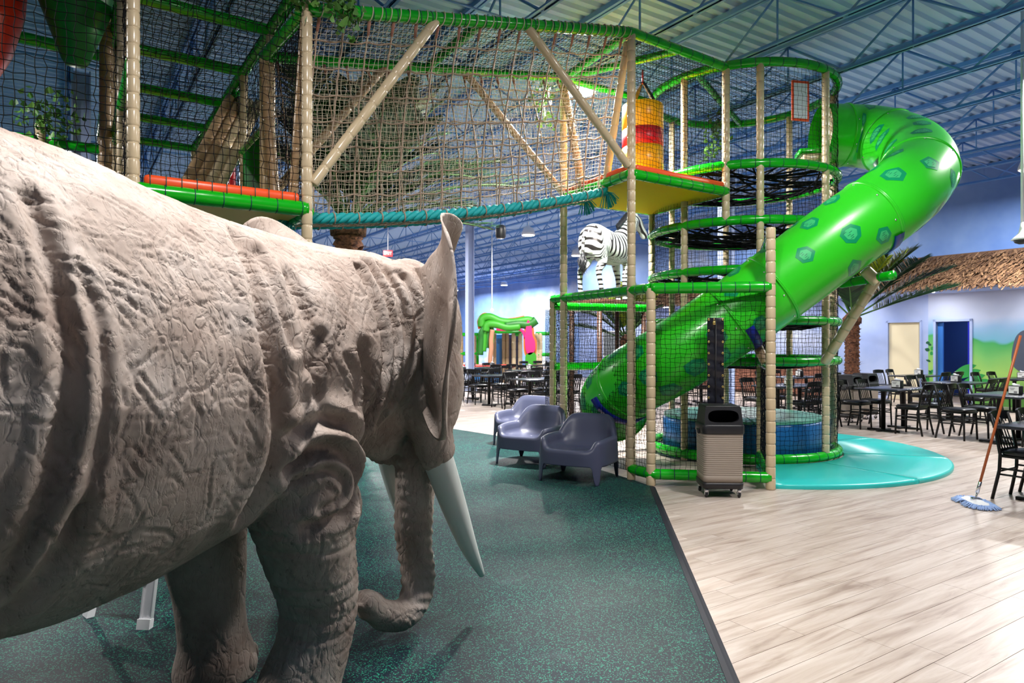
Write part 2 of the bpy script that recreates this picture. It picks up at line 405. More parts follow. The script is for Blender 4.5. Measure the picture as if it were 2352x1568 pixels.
# blue door standing open, and the cream door panel
M['doorblue'] = nmat('blue_door', srgb(14, 30, 190), 0.35); M['cream'] = nmat('cream_wall', srgb(238, 226, 192), 0.6); M['deepblue'] = nmat('deep_blue_wall', srgb(16, 50, 120), 0.5)
mb = MB(); slab(mb, uD0 - 0.06, uD0, NW - 0.03, NW + 0.15, 0, 2.18); slab(mb, uD1, uD1 + 0.06, NW - 0.03, NW + 0.15, 0, 2.18); slab(mb, uD0 - 0.06, uD1 + 0.06, NW - 0.03, NW + 0.15, 2.12, 2.18)
door1 = struct('door_1', mb, 'palewall')
mb = MB(); slab(mb, uD0 + 0.01, uD0 + 0.06, NW + 0.02, NW + 0.85, 0.01, 2.1); leaf = part('door_leaf', mb, 'doorblue', door1, label='bright blue door leaf standing open')
mb = MB(); mb.tube([uv2w(uD0 + 0.10, NW + 0.74, 1.0), uv2w(uD0 + 0.10, NW + 0.62, 1.0)], 0.012, 8); part('handle', mb, 'chrome', leaf)
mb = MB(); slab(mb, uD1 - 0.12, uD1, NW + 0.1, NW + 0.16, 0.0, 2.1); part('side_light', mb, nmat('door_cyan', srgb(60, 130, 220), 0.4), door1)
mb = MB(); slab(mb, uD0 - 1.2, uD1 + 1.2, NW + 2.6, NW + 2.7, 0, 3.0); struct('wall_passage', mb, 'deepblue')
l = bpy.data.lights.new('added_passage_light', 'AREA'); l.size = 0.5; l.energy = 30; o = bpy.data.objects.new('added_passage_light', l); COL.objects.link(o); o.location = uv2w((uD0 + uD1) / 2, NW + 1.3, 2.85); o['kind'] = 'helper'  # added area light that brightens the deep blue passage wall, no fitting behind it
mb = MB(); slab(mb, uC0 - 0.05, uC0, NW - 0.02, NW + 0.14, 0, 2.17); slab(mb, uC1, uC1 + 0.05, NW - 0.02, NW + 0.14, 0, 2.17); slab(mb, uC0 - .05, uC1 + .05, NW - 0.02, NW + 0.14, 2.12, 2.17)
door2 = struct('door_2', mb, 'palewall')
mb = MB(); slab(mb, uC0, uC1, NW + 0.05, NW + 0.10, 0.0, 2.12); part('door_leaf', mb, 'cream', door2, label='plain cream door panel')
# leafy plants painted on the mural beside the door: broad flat leaves of paint in thin relief
M['paintleaf'] = nmat('mural_leaf', srgb(40, 160, 70), 0.6); M['paintleaf2'] = nmat('mural_leaf_dark', srgb(16, 92, 60), 0.6)
def painted_leaf(u, z, ln, wd, ang, mat, nm='painted_leaf'):
    mb = MB(); rows = []
    for i in range(9):
        t = i / 8; w_ = wd * math.sin(PI * t ** 0.8) + 0.004; x = ln * t; 
        row = []
        for k in (-1, 0, 1):
            lx, lz = x, k * w_ / 2 - 0.25 * ln * t * t * math.cos(ang)
            row.append(uv2w(u - (lx * math.cos(ang) - k * w_ / 2 * math.sin(ang)), NW - 0.006, z + lx * math.sin(ang) + k * w_ / 2 * math.cos(ang) - 0.2 * ln * t * t))
        rows.append(row)
    mb.grid(rows, True); return part(nm, mb, mat, WR)
WR = [o for o in COL.objects if o.name == 'wall_right'][0]
rl = random.Random(5)
for k in range(16):
    painted_leaf(uD1 + rl.uniform(0.10, 0.2), rl.uniform(0.35, 1.7), rl.uniform(0.08, 0.16), rl.uniform(0.05, 0.1), rl.uniform(-0.4, PI + 0.4), 'paintleaf' if k % 3 else 'paintleaf2')
for k in range(4): painted_leaf(uD0 - 0.15 - 0.1 * k, 1.0 - 0.12 * k, 0.6, 0.16, PI + 0.25, 'paintleaf')
mb = MB(); slab(mb, UE, UE + 0.12, NW, NB, 0, 6.05); struct('wall_return', mb, 'skywall')
wall_n('wall_back', UE, 62, NB, 0, 6.05, 'skywall')
mb = MB(); slab(mb, 62, 62.12, -34, NB, 0, 6.05); struct('wall_far', mb, 'skywall')
mb = MB(); slab(mb, -14, 62, -34.1, -34, 0, 6.05); struct('wall_left', mb, 'skywall')

# ------------------------------------------------------------------ ceiling: ribbed deck on open-web joists
M['deck'] = nmat('painted_deck', srgb(172, 208, 254), 0.55); M['joist'] = nmat('painted_steel', srgb(100, 156, 230), 0.5)
prof = []; per = 0.2; u0 = -14.0
k = 0
while u0 + k * per < 62.4:
    q = u0 + k * per; prof += [(q, 6.05), (q + 0.075, 6.05), (q + 0.10, 6.10), (q + 0.175, 6.10)]; k += 1
vs_ = [uv2w(u_, n_, z_) for n_ in (-34, NB + 0.2) for u_, z_ in prof]; m_ = len(prof)
mb = MB(); mb.add(vs_, [(i, i + 1, m_ + i + 1, m_ + i) for i in range(m_ - 1)], False); ceiling = struct('ceiling', mb, 'deck')
joists = []; webs = []
ZB, ZT = 5.34, 5.98
for j in range(-14, 17):
    n_ = 1.5 * j
    cmid = uv2w(10, n_)
    mb = MB()
    for s_ in (-1, 1): slab(mb, -14, 62, n_ + s_ * 0.035 - 0.022, n_ + s_ * 0.035 + 0.022, ZT, ZT + 0.07)
    jo = struct('roof_joist', mb, 'joist'); jo['label'] = 'pale blue open web steel roof joist'
    mb = MB()
    for s_ in (-1, 1):
        slab(mb, -14, 62, n_ + s_ * 0.032 - 0.022, n_ + s_ * 0.032 + 0.022, ZB, ZB + 0.012); slab(mb, -14, 62, n_ + s_ * 0.014 - 0.004, n_ + s_ * 0.014 + 0.004, ZB, ZB + 0.055)
    part('bottom_chord', mb, 'joist', jo)
    for k in range(-8, 35):
        u_ = k * 1.8 + (0.9 if j % 2 else 0)
        for kind, du in (('d', 0.45), ('e', -0.45), ('v', 0.9)):
            p = uv2w(u_ + du, n_)
            if p.y > 1 and abs(p.x) < 0.8 * p.y + 1 and p.y < 60: webs.append((p.length, kind, u_, n_, jo))
webs.sort(key=lambda q: q[0])
def bar_mesh(a_, b_, th, nm):
    mb = MB(); mb.tube([a_, b_], th, 4); return mb.mesh(nm)
wm = {'d': bar_mesh((0, 0, 0), U * 0.9 + Vector((0, 0, ZT - ZB)), 0.019, 'web_bar'), 'e': bar_mesh((0, 0, 0), -U * 0.9 + Vector((0, 0, ZT - ZB)), 0.019, 'web_bar'), 'v': bar_mesh((0, 0, 0), (0, 0, ZT - ZB), 0.014, 'web_post')}
for me in wm.values(): me.materials.append(M['joist'])
restw = {}
for i, (d_, kd_, u_, n_, jo) in enumerate(webs):
    p = uv2w(u_ + (0.9 if kd_ == 'v' else 0), n_, ZB)
    if i < 280:
        o = bpy.data.objects.new('web_bar', wm[kd_]); COL.objects.link(o); o.parent = jo; o.location = p
    else: restw.setdefault(jo.name, (jo, MB()))[1].tube([p, p + {'d': U * 0.9, 'e': -U * 0.9, 'v': Vector((0, 0, 0))}[kd_] + Vector((0, 0, ZT - ZB))], 0.018 if kd_ != 'v' else 0.014, 3, caps=False)
for jo, mb in restw.values(): part('web_bars', mb, 'joist', jo, kind='stuff')
for k in range(10):
    mb = MB(); u_ = 2.5 + 4.2 * k; mb.tube([uv2w(u_, -30, ZB + 0.02), uv2w(u_, NB, ZB + 0.02)], 0.014, 4); b_ = struct('joist_bridging', mb, 'joist'); b_['label'] = 'thin steel bridging bar across the joists'
# columns
def column(x, Y, wd, lab):
    b0 = GX(x, Y); t = thing('steel_column', lab, 'column', b0); mb = MB(); R3 = Matrix.Rotation(ANG, 3, 'Z')
    mb.box(b0 + Vector((0, 0, 2.85)), (wd, 0.02, 5.3), R3)
    for s_ in (-1, 1): mb.box(b0 + R3 @ Vector((s_ * wd / 2, 0, 0)) + Vector((0, 0, 2.85)), (0.02, wd, 5.3), R3)
    part('shaft', mb, M['column'], t); mb = MB(); mb.box(b0 + Vector((0, 0, 0.1)), (wd + 0.14, wd + 0.14, 0.2), R3); part('foot', mb, M['column'], t)
    t['kind'] = 'structure'
M['column'] = nmat('column_paint', srgb(176, 190, 226), 0.5)
column(1079, 22.0, 0.2, 'pale blue steel column behind the elephant ear'); column(186, 9.9, 0.22, 'pale blue steel column behind the black net'); column(1668, 15.0, 0.25, 'pale steel column seen through the tower nets')

# ------------------------------------------------------------------ thatched eave along the wall
def thatch_mat():
    m = nmat('thatch', srgb(150, 110, 74), 0.9)
    g = nd(m, 'ShaderNodeNewGeometry'); r = ramp(m, [(0, srgb(78, 54, 38)), (0.5, srgb(120, 88, 62)), (1, srgb(164, 128, 94))]); lk(m, g, 'Random Per Island', r, 'Fac'); lk(m, r, 'Color', bsdf(m), 'Base Color'); return m
M['thatch'] = thatch_mat(); M['thatchbase'] = nmat('thatch_base', srgb(116, 84, 58), 0.95)
uT0, uT1 = 3.0, UE - 0.3
eave = thing('thatched_eave', 'long brown thatched eave along the wall above the mural', 'thatch', uv2w(10, 18.6, 3.2)); eave['kind'] = 'structure'
mb = MB(); A_ = [uv2w(u_, n_, z_) for u_ in (uT0, uT1) for n_, z_ in ((17.95, 2.93), (19.25, 3.86), (19.25, 2.93))]
mb.add(A_, [(0, 1, 2), (5, 4, 3), (0, 3, 4, 1), (0, 2, 5, 3)], False); part('roof_core', mb, 'thatchbase', eave)
q = []; ii = []
rs = np.random.default_rng(11); NS = 11000
uu = rs.uniform(uT0, uT1, NS); tt = rs.integers(0, 9, NS) / 9.0 + rs.uniform(0, 0.06, NS)
ln = rs.uniform(0.22, 0.36, NS); sk = rs.normal(0, 0.07, NS); wdt = rs.uniform(0.006, 0.02, NS)
Un = np.array(U[:]); Vn = np.array(V[:]); Zn = np.array([0, 0, 1.0]); sl = np.array([1.30, 0.93]) / 1.598
def thp(u_, t_, h_): return u_[:, None] * Un + (17.93 + t_ * 1.3 - h_ * sl[1])[:, None] * Vn + (2.95 + t_ * 0.93 + h_ * sl[0])[:, None] * Zn
tl = tt - ln / 1.598
h0 = rs.uniform(0.0, 0.02, NS); h1 = rs.uniform(0.02, 0.07, NS)
pa = thp(uu - wdt, tt, h0); pb = thp(uu + wdt, tt, h0); pc = thp(uu + sk + wdt, tl, h1); pd = thp(uu + sk - wdt, tl, h1)
vsn = np.stack([pa, pb, pc, pd], 1).reshape(-1, 3)
part('straw', fast_mesh('straw', vsn, np.arange(NS * 4).reshape(-1, 4), smooth=False), 'thatch', eave, kind='stuff')
mb = MB(); slab(mb, uT0, uT1, 18.0, 19.25, 2.86, 2.92); sof = part('soffit', mb, 'palewall', eave)
for k in range(9):
    u_ = uT0 + 1.2 + 2.3 * k; c0 = uv2w(u_, 18.45, 2.855)
    mb = MB(); mb.lathe([(0.10, 0.012), (0.10, 0.0), (0.075, 0.0), (0.07, 0.006), (0.002, 0.006)], c0 - Vector((0, 0, 0.006)), 16); part('downlight', mb, 'lamp', eave)
    l = bpy.data.lights.new('downlight', 'AREA'); l.shape = 'DISK'; l.size = 0.16; l.energy = 15; l.color = (1, 0.97, 0.94)
    o = bpy.data.objects.new('downlight_light', l); COL.objects.link(o); o.location = c0 - Vector((0, 0, 0.03)); o['kind'] = 'helper'
# ------------------------------------------------------------------ builders for the play structure
def tube_arr(Pn, r, sides=3):
    """Pn (N, M, 3): N strands of M nodes -> verts, quads"""
    N_, M_, _ = Pn.shape
    T = np.gradient(Pn, axis=1); T /= np.linalg.norm(T, axis=2, keepdims=True) + 1e-9
    ref = np.where(np.abs(T[..., 2:3]) > 0.8, np.array([1.0, 0.2, 0]), np.array([0, 0, 1.0]))
    A = np.cross(T, ref); A /= np.linalg.norm(A, axis=2, keepdims=True) + 1e-9; B = np.cross(T, A)
    ang = 2 * PI * np.arange(sides) / sides
    vs_ = Pn[:, :, None, :] + r * (np.cos(ang)[None, None, :, None] * A[:, :, None, :] + np.sin(ang)[None, None, :, None] * B[:, :, None, :])
    idx = np.arange(N_ * M_ * sides).reshape(N_, M_, sides); nx = np.roll(idx, -1, axis=2)
    q = np.stack([idx[:, :-1], nx[:, :-1], nx[:, 1:], idx[:, 1:]], -1).reshape(-1, 4)
    return vs_.reshape(-1, 3), q
def strand_mesh(arrs, name, r):
    vs_, qs, o = [], [], 0
    for a, rad in arrs:
        v_, q = tube_arr(a, rad); vs_.append(v_); qs.append(q + o); o += len(v_)
    return fast_mesh(name, np.concatenate(vs_), np.concatenate(qs))
def net_grid(Gd, r, jit, rng=RNG, edge=True):
    """Gd (nv, nu, 3) node grid -> strands both ways"""
    Gj = Gd + rng.normal(0, jit, Gd.shape)
    if edge: Gj[0], Gj[-1], Gj[:, 0], Gj[:, -1] = Gd[0], Gd[-1], Gd[:, 0], Gd[:, -1]
    return [(Gj, r), (np.swapaxes(Gj, 0, 1), r)]
def bil(A, B, C, D, cell, sag=0.0):
    A, B, C, D = [np.array(p[:], dtype=float) for p in (A, B, C, D)]
    nu = max(3, int(round(max(np.linalg.norm(B - A), np.linalg.norm(C - D)) / cell)) + 1); nv = max(3, int(round(max(np.linalg.norm(D - A), np.linalg.norm(C - B)) / cell)) + 1)
    u_ = np.linspace(0, 1, nu)[None, :, None]; v_ = np.linspace(0, 1, nv)[:, None, None]
    Gd = (A * (1 - u_) + B * u_) * (1 - v_) + (D * (1 - u_) + C * u_) * v_
    if sag:
        nn = np.cross(B - A, D - A); nn /= np.linalg.norm(nn); Gd = Gd + nn * (sag * np.sin(PI * u_) * np.sin(PI * v_))
    return Gd
def net(parent, A, B, C, D, cell=0.05, r=0.0024, mat='black_net', jit=None, sag=0.015, name='net'):
    Gd = bil(A, B, C, D, cell, sag)
    return part(name, strand_mesh(net_grid(Gd, r, cell * 0.10 if jit is None else jit), name, r), mat, parent)
def post(parent, p0, p1, r=0.048, mat='tan', seg=0.125, name='post', rough=0.0):
    p0, p1 = Vector(p0), Vector(p1); L = (p1 - p0).length; n = max(1, int(round(L / seg))); d = (p1 - p0) / n; pts, rs = [], []
    for i in range(n):
        for t, k in ((0.0, 0.84), (0.035, 0.95), (0.13, 1.0), (0.87, 1.0), (0.965, 0.95)):
            pts.append(p0 + d * (i + t)); rs.append(r * k)
    pts.append(p1); rs.append(r * 0.9)
    mb = MB(); mb.tube(pts, rs, 14, up=(1, 0.3, 0)); return part(name, mb, mat, parent)
def resample(pts, step, closed=False):
    pts = [Vector(p) for p in pts]
    if closed: pts = pts + [pts[0]]
    out = [pts[0]]; acc = 0.0; L = sum((b - a).length for a, b in zip(pts[:-1], pts[1:])); n = max(2, int(round(L / step))); st = L / n; tgt = st
    for a, b in zip(pts[:-1], pts[1:]):
        l = (b - a).length
        while acc + l >= tgt - 1e-7 and len(out) < n:
            out.append(a.lerp(b, (tgt - acc) / l)); tgt += st
        acc += l
    if not closed: out.append(pts[-1])
    return out
def rail(parent, pts, r=0.054, closed=False, mat='green', tie=0.2, name='rail', tie_mat='tie', tie_r=0.0045):
    fine = resample(pts, tie / 4, closed)
    rs = [r * (0.955 if i % 4 == 0 else 1.0) for i in range(len(fine))]
    mb = MB(); mb.tube(fine, rs, 14, closed=closed); o = part(name, mb, mat, parent)
    mb = MB(); m = len(fine)
    for i in range(0, m, 4):
        if not closed and (i == 0 or i >= m - 1): continue
        p = fine[i]; T = (fine[(i + 1) % m] - fine[i - 1]).normalized(); R3 = rot_to(T); k = r * 0.975
        mb.tube([p + R3 @ Vector((k * math.cos(a), k * math.sin(a), 0)) for a in [2 * PI * q / 12 for q in range(12)]], tie_r, 4, closed=True)
    if mb.v: part('cable_ties', mb, tie_mat, o, kind='stuff')
    return o
def at_z(p, z): return Vector((p[0], p[1], z))

# ------------------------------------------------------------------ netted walkway on the left
A0 = Vector((-2.885, 5.20, 0)); B0 = Vector((-1.79, 5.96, 0)); ST = 1.28; ZP = 2.755; ZC = 4.80
VW = (B0 - A0).normalized()
walk = thing('netted_walkway', 'raised netted walkway with tan posts and green rails behind the elephant', 'play structure', (-3.2, 7.0, 0))
LA = [A0 + U * (ST * k) for k in range(6)]; LB = [B0 + U * (ST * k) for k in range(6)]
for k in range(6):
    post(walk, LA[k], at_z(LA[k], 5.6 if k == 0 else ZC), 0.047); post(walk, LB[k], at_z(LB[k], 5.6 if k == 0 else ZC), 0.048)
    if k: rail(walk, [at_z(LA[k], ZC), at_z(LB[k], ZC)], 0.06)
rail(walk, [at_z(LA[0], ZC), at_z(LA[5], ZC)], 0.06); rail(walk, [at_z(LB[0], ZC), at_z(LB[5], ZC)], 0.06)
rail(walk, [at_z(LB[1], ZC - 0.95), at_z(LB[5], ZC - 0.95)], 0.055); rail(walk, [at_z(LA[0], 3.75), at_z(LA[5], 3.75)], 0.05)
# deck: front rail, orange pad, panel below
rail(walk, [at_z(A0, ZP), at_z(B0, ZP)], 0.066, tie=0.21); rail(walk, [at_z(B0, ZP - 0.02), at_z(LB[5], ZP - 0.02)], 0.066); rail(walk, [at_z(A0, ZP - 0.02), at_z(LA[5], ZP - 0.02)], 0.066)
rail(walk, [at_z(LA[1], ZP - .05), at_z(LB[1], ZP - .05)], 0.066)
for k in range(5):
    a_, b_, c_, d_ = LA[k], LB[k], LB[k + 1], LA[k + 1]
    mb = MB(); vs_ = [at_z(p, z) for z in (ZP - 0.05, ZP + 0.02) for p in (a_, b_, c_, d_)]
    mb.add(vs_, [(0, 3, 2, 1), (4, 5, 6, 7), (0, 1, 5, 4), (1, 2, 6, 5), (2, 3, 7, 6), (3, 0, 4, 7)], False)
    part('deck_panel', mb, nmat('deck_underside', srgb(206, 168, 76), 0.45) if k == 0 else bpy.data.materials['deck_underside'], walk)
dU = VW * 0.07
mb = MB(); mb.bbox((at_z(A0, ZP + 0.085) + at_z(B0, ZP + 0.085)) / 2, ((B0 - A0).length - 0.14, 0.07, 0.09), 0.03, Matrix.Rotation(math.atan2(VW.y, VW.x), 3, 'Z')); pad = part('edge_pad', mb, 'orange', walk, label='orange padded edge strip')
mb = MB()
for k in range(1, 12):
    p = A0.lerp(B0, k / 12); mb.tube([at_z(p, ZP + 0.03) - U * 0.045, at_z(p, ZP + 0.135) - U * 0.04, at_z(p, ZP + 0.135) + U * 0.04], 0.0035, 4)
part('cable_ties', mb, 'tie', pad, kind='stuff')
# nets
f = lambda p, z: at_z(p, z)
net(walk, f(A0, ZP + .05), f(B0, ZP + .05), f(B0, 5.5), f(A0, 5.5), 0.062, 0.0030)
Am = A0 - VW * 1.9
net(walk, f(Am, 2.0), f(A0 - VW * .06, 2.0), f(A0 - VW * .06, 5.6), f(Am, 5.6), 0.062, 0.0034)
net(walk, f(A0, ZC), f(B0, ZC), f(LB[5], ZC), f(LA[5], ZC), 0.062, 0.0032, sag=-0.04)
net(walk, f(B0, ZP), f(LB[5], ZP), f(LB[5], ZC), f(B0, ZC), 0.062, 0.003)
net(walk, f(A0, ZP), f(LA[5], ZP), f(LA[5], ZC), f(A0, ZC), 0.07, 0.003)
net(walk, f(LA[5], ZP), f(LB[5], ZP), f(LB[5], ZC), f(LA[5], ZC), 0.07, 0.003)
# log climb inside
for k in range(4):
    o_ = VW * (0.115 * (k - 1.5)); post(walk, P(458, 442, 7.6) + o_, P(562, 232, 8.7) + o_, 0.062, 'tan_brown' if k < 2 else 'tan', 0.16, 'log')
rail(walk, [P(425, 420, 7.7), P(548, 205, 8.8)], 0.05)
M['green_board'] = nmat('green_board', srgb(8, 120, 40), 0.8, spec=0.1)
mb = MB(); pa, pb = LB[1] + U * 0.05, LB[2] - U * 0.05
mb.add([at_z(pa, ZP) + V * 0.02, at_z(pb, ZP) + V * 0.02, at_z(pb, 3.86) + V * 0.02, at_z(pa, 3.86) + V * 0.02, at_z(pa, ZP) - V * .02, at_z(pb, ZP) - V * .02, at_z(pb, 3.86) - V * .02, at_z(pa, 3.86) - V * .02], [(0, 1, 2, 3), (7, 6, 5, 4), (0, 4, 5, 1), (1, 5, 6, 2), (2, 6, 7, 3), (3, 7, 4, 0)], False); part('side_board', mb, 'green_board', walk)
post(walk, P(532, 440, 8.6), P(532, 370, 8.6), 0.05, 'red', 0.4, 'red_post')
post(walk, P(507, 440, 8.6), P(507, 385, 8.6), 0.04, 'orange', 0.4, 'red_post')
# trailing left bay posts
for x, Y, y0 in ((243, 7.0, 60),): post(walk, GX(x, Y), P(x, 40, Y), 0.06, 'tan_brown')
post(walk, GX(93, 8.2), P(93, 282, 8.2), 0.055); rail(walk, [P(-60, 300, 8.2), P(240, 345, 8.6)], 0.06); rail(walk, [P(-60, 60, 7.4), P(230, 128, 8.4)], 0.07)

# hanging funnels
def funnel(name, lab, x, Y, prof, mat):
    c0 = P(x, 150, Y); t = thing(name, lab, 'play funnel', c0); mb = MB(); mb.lathe(prof, c0, 28); part('shell', mb, mat, t)
    mb = MB(); top = prof[-1]; mb.tube([c0 + Vector((top[0] * math.cos(a), top[0] * math.sin(a), top[1])) for a in [2 * PI * k / 24 for k in range(24)]], 0.03, 8, closed=True); part('rim', mb, mat, t)
M['greenshell'] = nmat('green_shell', srgb(10, 120, 44), 0.4)
funnel('hanging_funnel', 'dark green tapered funnel hanging over the netted walkway', 174, 6.6, [(0.004, 0.0), (0.09, 0.004), (0.12, 0.05), (0.21, 0.30), (0.31, 0.58), (0.40, 0.95), (0.43, 1.25)], 'greenshell')
funnel('hanging_funnel', 'red tapered funnel hanging at the edge of the netted walkway', -84, 6.2, [(0.004, -0.30), (0.14, -0.29), (0.20, -0.18), (0.36, 0.15), (0.46, 0.55), (0.50, 1.1)], 'redshell')

# ------------------------------------------------------------------ rope bridge
LN, LF = Vector((-1.79, 5.96, 4.50)), Vector((-2.52, 6.95, 4.50)); RN, RF = Vector((1.379, 7.89, 5.17)), Vector((0.70, 9.26, 5.17))
bridge = thing('rope_bridge', 'beige rope net bridge with teal bottom ropes and tan diagonal braces', 'rope bridge', (LN + RN) / 2)
rail(bridge, [LN, RN], 0.06, tie=0.12, tie_r=0.0055); rail(bridge, [LF, RF], 0.058, tie=0.16)
rail(bridge, [LN, LF], 0.058); rail(bridge, [RN, RF], 0.055)
for s_ in (0.47,): rail(bridge, [LN.lerp(RN, s_), LF.lerp(RF, s_)], 0.055)
post(bridge, at_z(LF, 0), LF + Vector((0, 0, .05)), 0.05)
bl = lambda t: at_z(LN.lerp(LF, t), 2.74); br = lambda t: at_z(RN.lerp(RF, t), 3.44)
post(bridge, at_z(LN, 2.98) + VW * 0.05, LN.lerp(RN, 0.337), 0.047, seg=0.19, name='brace'); post(bridge, LN.lerp(RN, 0.612), at_z(RN, 3.62) - VW * 0.05, 0.047, seg=0.19, name='brace')
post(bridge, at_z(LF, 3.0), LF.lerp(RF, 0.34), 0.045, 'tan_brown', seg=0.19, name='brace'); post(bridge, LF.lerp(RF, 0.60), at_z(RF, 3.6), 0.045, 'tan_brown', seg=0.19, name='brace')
# edge tubes of the V shaped net at both ends
post(bridge, bl(0.32), LN - Vector((0, 0, .08)) + (LF - LN) * .04, 0.042, 'tan_brown', 0.16, 'edge_tube'); post(bridge, bl(0.68), LF - Vector((0, 0, .08)), 0.055, 'tan_brown', 0.16, 'edge_tube')
post(bridge, br(0.36), RN - Vector((0, 0, .08)) + (RF - RN) * .05, 0.045, 'tan', 0.16, 'edge_tube'); post(bridge, br(0.66), RF - Vector((0, 0, .08)), 0.05, 'tan_brown', 0.16, 'edge_tube')
def vside(top0, top1, bot0, bot1, nu, nv, sag=0.10, off=0.0, rag=0.0):
    A, B, C, D = [np.array(q[:]) for q in (top0, top1, bot1, bot0)]; s_ = np.linspace(0, 1, nu)[None, :, None]; t_ = np.linspace(0, 1, nv)[:, None, None]
    top = A * (1 - s_) + B * s_; bot = D * (1 - s_) + C * s_ - np.array([0, 0, 1.0]) * (sag * 4 * s_ * (1 - s_))
    Gd = top * (1 - t_) + bot * t_; cur = -0.10 * np.sin(PI * t_)            # slack belly
    return Gd + np.array((U * -1)[:]) * (cur * off)
def rope_side(t0, top0, top1, off, nm):
    b0, b1 = bl(t0), br(t0)
    L = 3.7; Gf = vside(top0, top1, b0, b1, 78, 41, off=off)
    rg = np.random.default_rng(4)
    part('fine_net', strand_mesh(net_grid(Gf, 0.0022, 0.0045, rg), 'fine_net', 0), 'rope_beige', bridge)
    Gc = vside(top0, top1, b0, b1, 17, 9, off=off); Gc2 = vside(top0, top1, b0, b1, 65, 33, off=off)
    # coarse ropes with sagging bays
    hor = Gc2[4:-1:4].copy(); vert = np.swapaxes(Gc2[:, 2:-1:4], 0, 1).copy()
    k = np.arange(65); hor[:, :, 2] -= 0.018 * np.abs(np.sin(PI * (k - 2) / 4.0))[None, :]
    hor += rg.normal(0, 0.003, hor.shape); vert += rg.normal(0, 0.003, vert.shape)
    part('rope_grid', strand_mesh([(hor, 0.0095), (vert, 0.0095)], 'rope_grid', 0), 'rope_brown', bridge)
    # sleeves where the ropes hang from the rail
    mb = MB()
    for q in vert: mb.tube([q[0], q[1] * 0.5 + q[2] * 0.5, q[3]], [0.014, 0.017, 0.013], 6)
    part('rope_sleeves', mb, nmat('rope_sleeve', srgb(158, 112, 98), 0.8) if 'rope_sleeve' not in bpy.data.materials else bpy.data.materials['rope_sleeve'], bridge, kind='stuff')
    # thick laid rope along the bottom
    ctr = [Vector(p) for p in Gf[-1]]; ctr = resample(ctr, 0.02)
    for w_ in range(3):
        mb = MB(); pts = []
        for i, p in enumerate(ctr):
            T = (ctr[min(i + 1, len(ctr) - 1)] - ctr[max(i - 1, 0)]).normalized(); S_ = T.cross(Vector((0, 0, 1))).normalized(); W_ = S_.cross(T)
            a = i * 0.02 / 0.26 * 2 * PI + w_ * 2 * PI / 3; pts.append(p + (S_ * math.cos(a) + W_ * math.sin(a)) * 0.027)
        mb.tube(pts, 0.029, 7); part('rope_strand', mb, 'rope_teal', bridge)
    for e_, pt_, dr in ((0, ctr[0], -VW), (1, ctr[-1], VW)):
        mb = MB(); rr_ = random.Random(8 + e_)
        for k in range(70):
            d_ = (dr * rr_.uniform(0.2, 1) + Vector((rr_.gauss(0, .35), rr_.gauss(0, .35), rr_.uniform(-1.3, -0.2)))).normalized()
            mb.tube([pt_, pt_ + d_ * 0.10, pt_ + d_ * 0.17 + Vector((0, 0, -0.05))], 0.004, 3)
        part('rope_tassel', mb, 'rope_teal', bridge, kind='stuff')
    mb = MB()
    for i in range(8, len(ctr), 12):
        p = ctr[i]; T = (ctr[min(i + 1, len(ctr) - 1)] - ctr[i - 1]).normalized(); R3 = rot_to(T)
        mb.tube([p + R3 @ Vector((0.056 * math.cos(a), 0.056 * math.sin(a), 0)) for a in [2 * PI * q / 10 for q in range(10)]], 0.008, 5, closed=True)
    part('rope_lashings', mb, 'rope_brown', bridge, kind='stuff')
    return Gf[-1]
e1 = rope_side(0.34, LN, RN, 1.0, 'near'); e2 = rope_side(0.66, LF, RF, -1.0, 'far')
s_ = np.linspace(0, 1, 14)[:, None, None]; Gfl = e1[None] * (1 - s_) + e2[None] * s_; Gfl[:, :, 2] -= 0.05 * np.sin(PI * s_[:, :, 0])
part('floor_net', strand_mesh(net_grid(Gfl, 0.005, 0.003), 'floor_net', 0), 'rope_brown', bridge)
net(bridge, LN, RN, RF, LF, 0.055, 0.0028, sag=-0.05, name='roof_net')
# beige lacing wound round the near top rail
mb = MB(); pts = []; n_ = 900
for i in range(n_):
    t_ = i / (n_ - 1); a = t_ * 2 * PI * 40; T = (RN - LN).normalized(); S_ = T.cross(Vector((0, 0, 1))).normalized(); W_ = S_.cross(T)
    pts.append(LN.lerp(RN, 0.01 + t_ * 0.975) + (S_ * math.cos(a) + W_ * math.sin(a)) * 0.064)
mb.tube(pts, 0.0055, 4); part('lacing', mb, 'rope_beige', bridge)

# ------------------------------------------------------------------ corner platform with punch bag
QF = Vector((2.77, 8.84, 0)); QB = Vector((2.09, 10.2, 0)); ZR = 3.54; ZTOP = 5.17
plat = thing('corner_platform', 'raised yellow-bottomed platform with green rails beside the rope bridge', 'play structure', at_z((RN + QB) / 2, 0))
post(plat, at_z(RN, 0), at_z(RN, ZTOP + 0.03), 0.05); post(plat, at_z(RF, 0), at_z(RF, ZTOP), 0.05); post(plat, at_z(QF, 3.16), at_z(QF, ZTOP), 0.05)
rn, rf = at_z(RN, 0), at_z(RF, 0)
for a_, b_ in ((rn, QF), (QF, QB), (QB, rf), (rf, rn)): rail(plat, [at_z(a_, ZR), at_z(b_, ZR)], 0.062)
mb = MB(); vs_ = [at_z(p, z) for z in (ZR - 0.055, ZR + 0.02) for p in (rn, QF, QB, rf)]
mb.add(vs_, [(0, 3, 2, 1), (4, 5, 6, 7), (0, 1, 5, 4), (1, 2, 6, 5), (2, 3, 7, 6), (3, 0, 4, 7)], False); part('deck_panel', mb, 'yellow', plat)
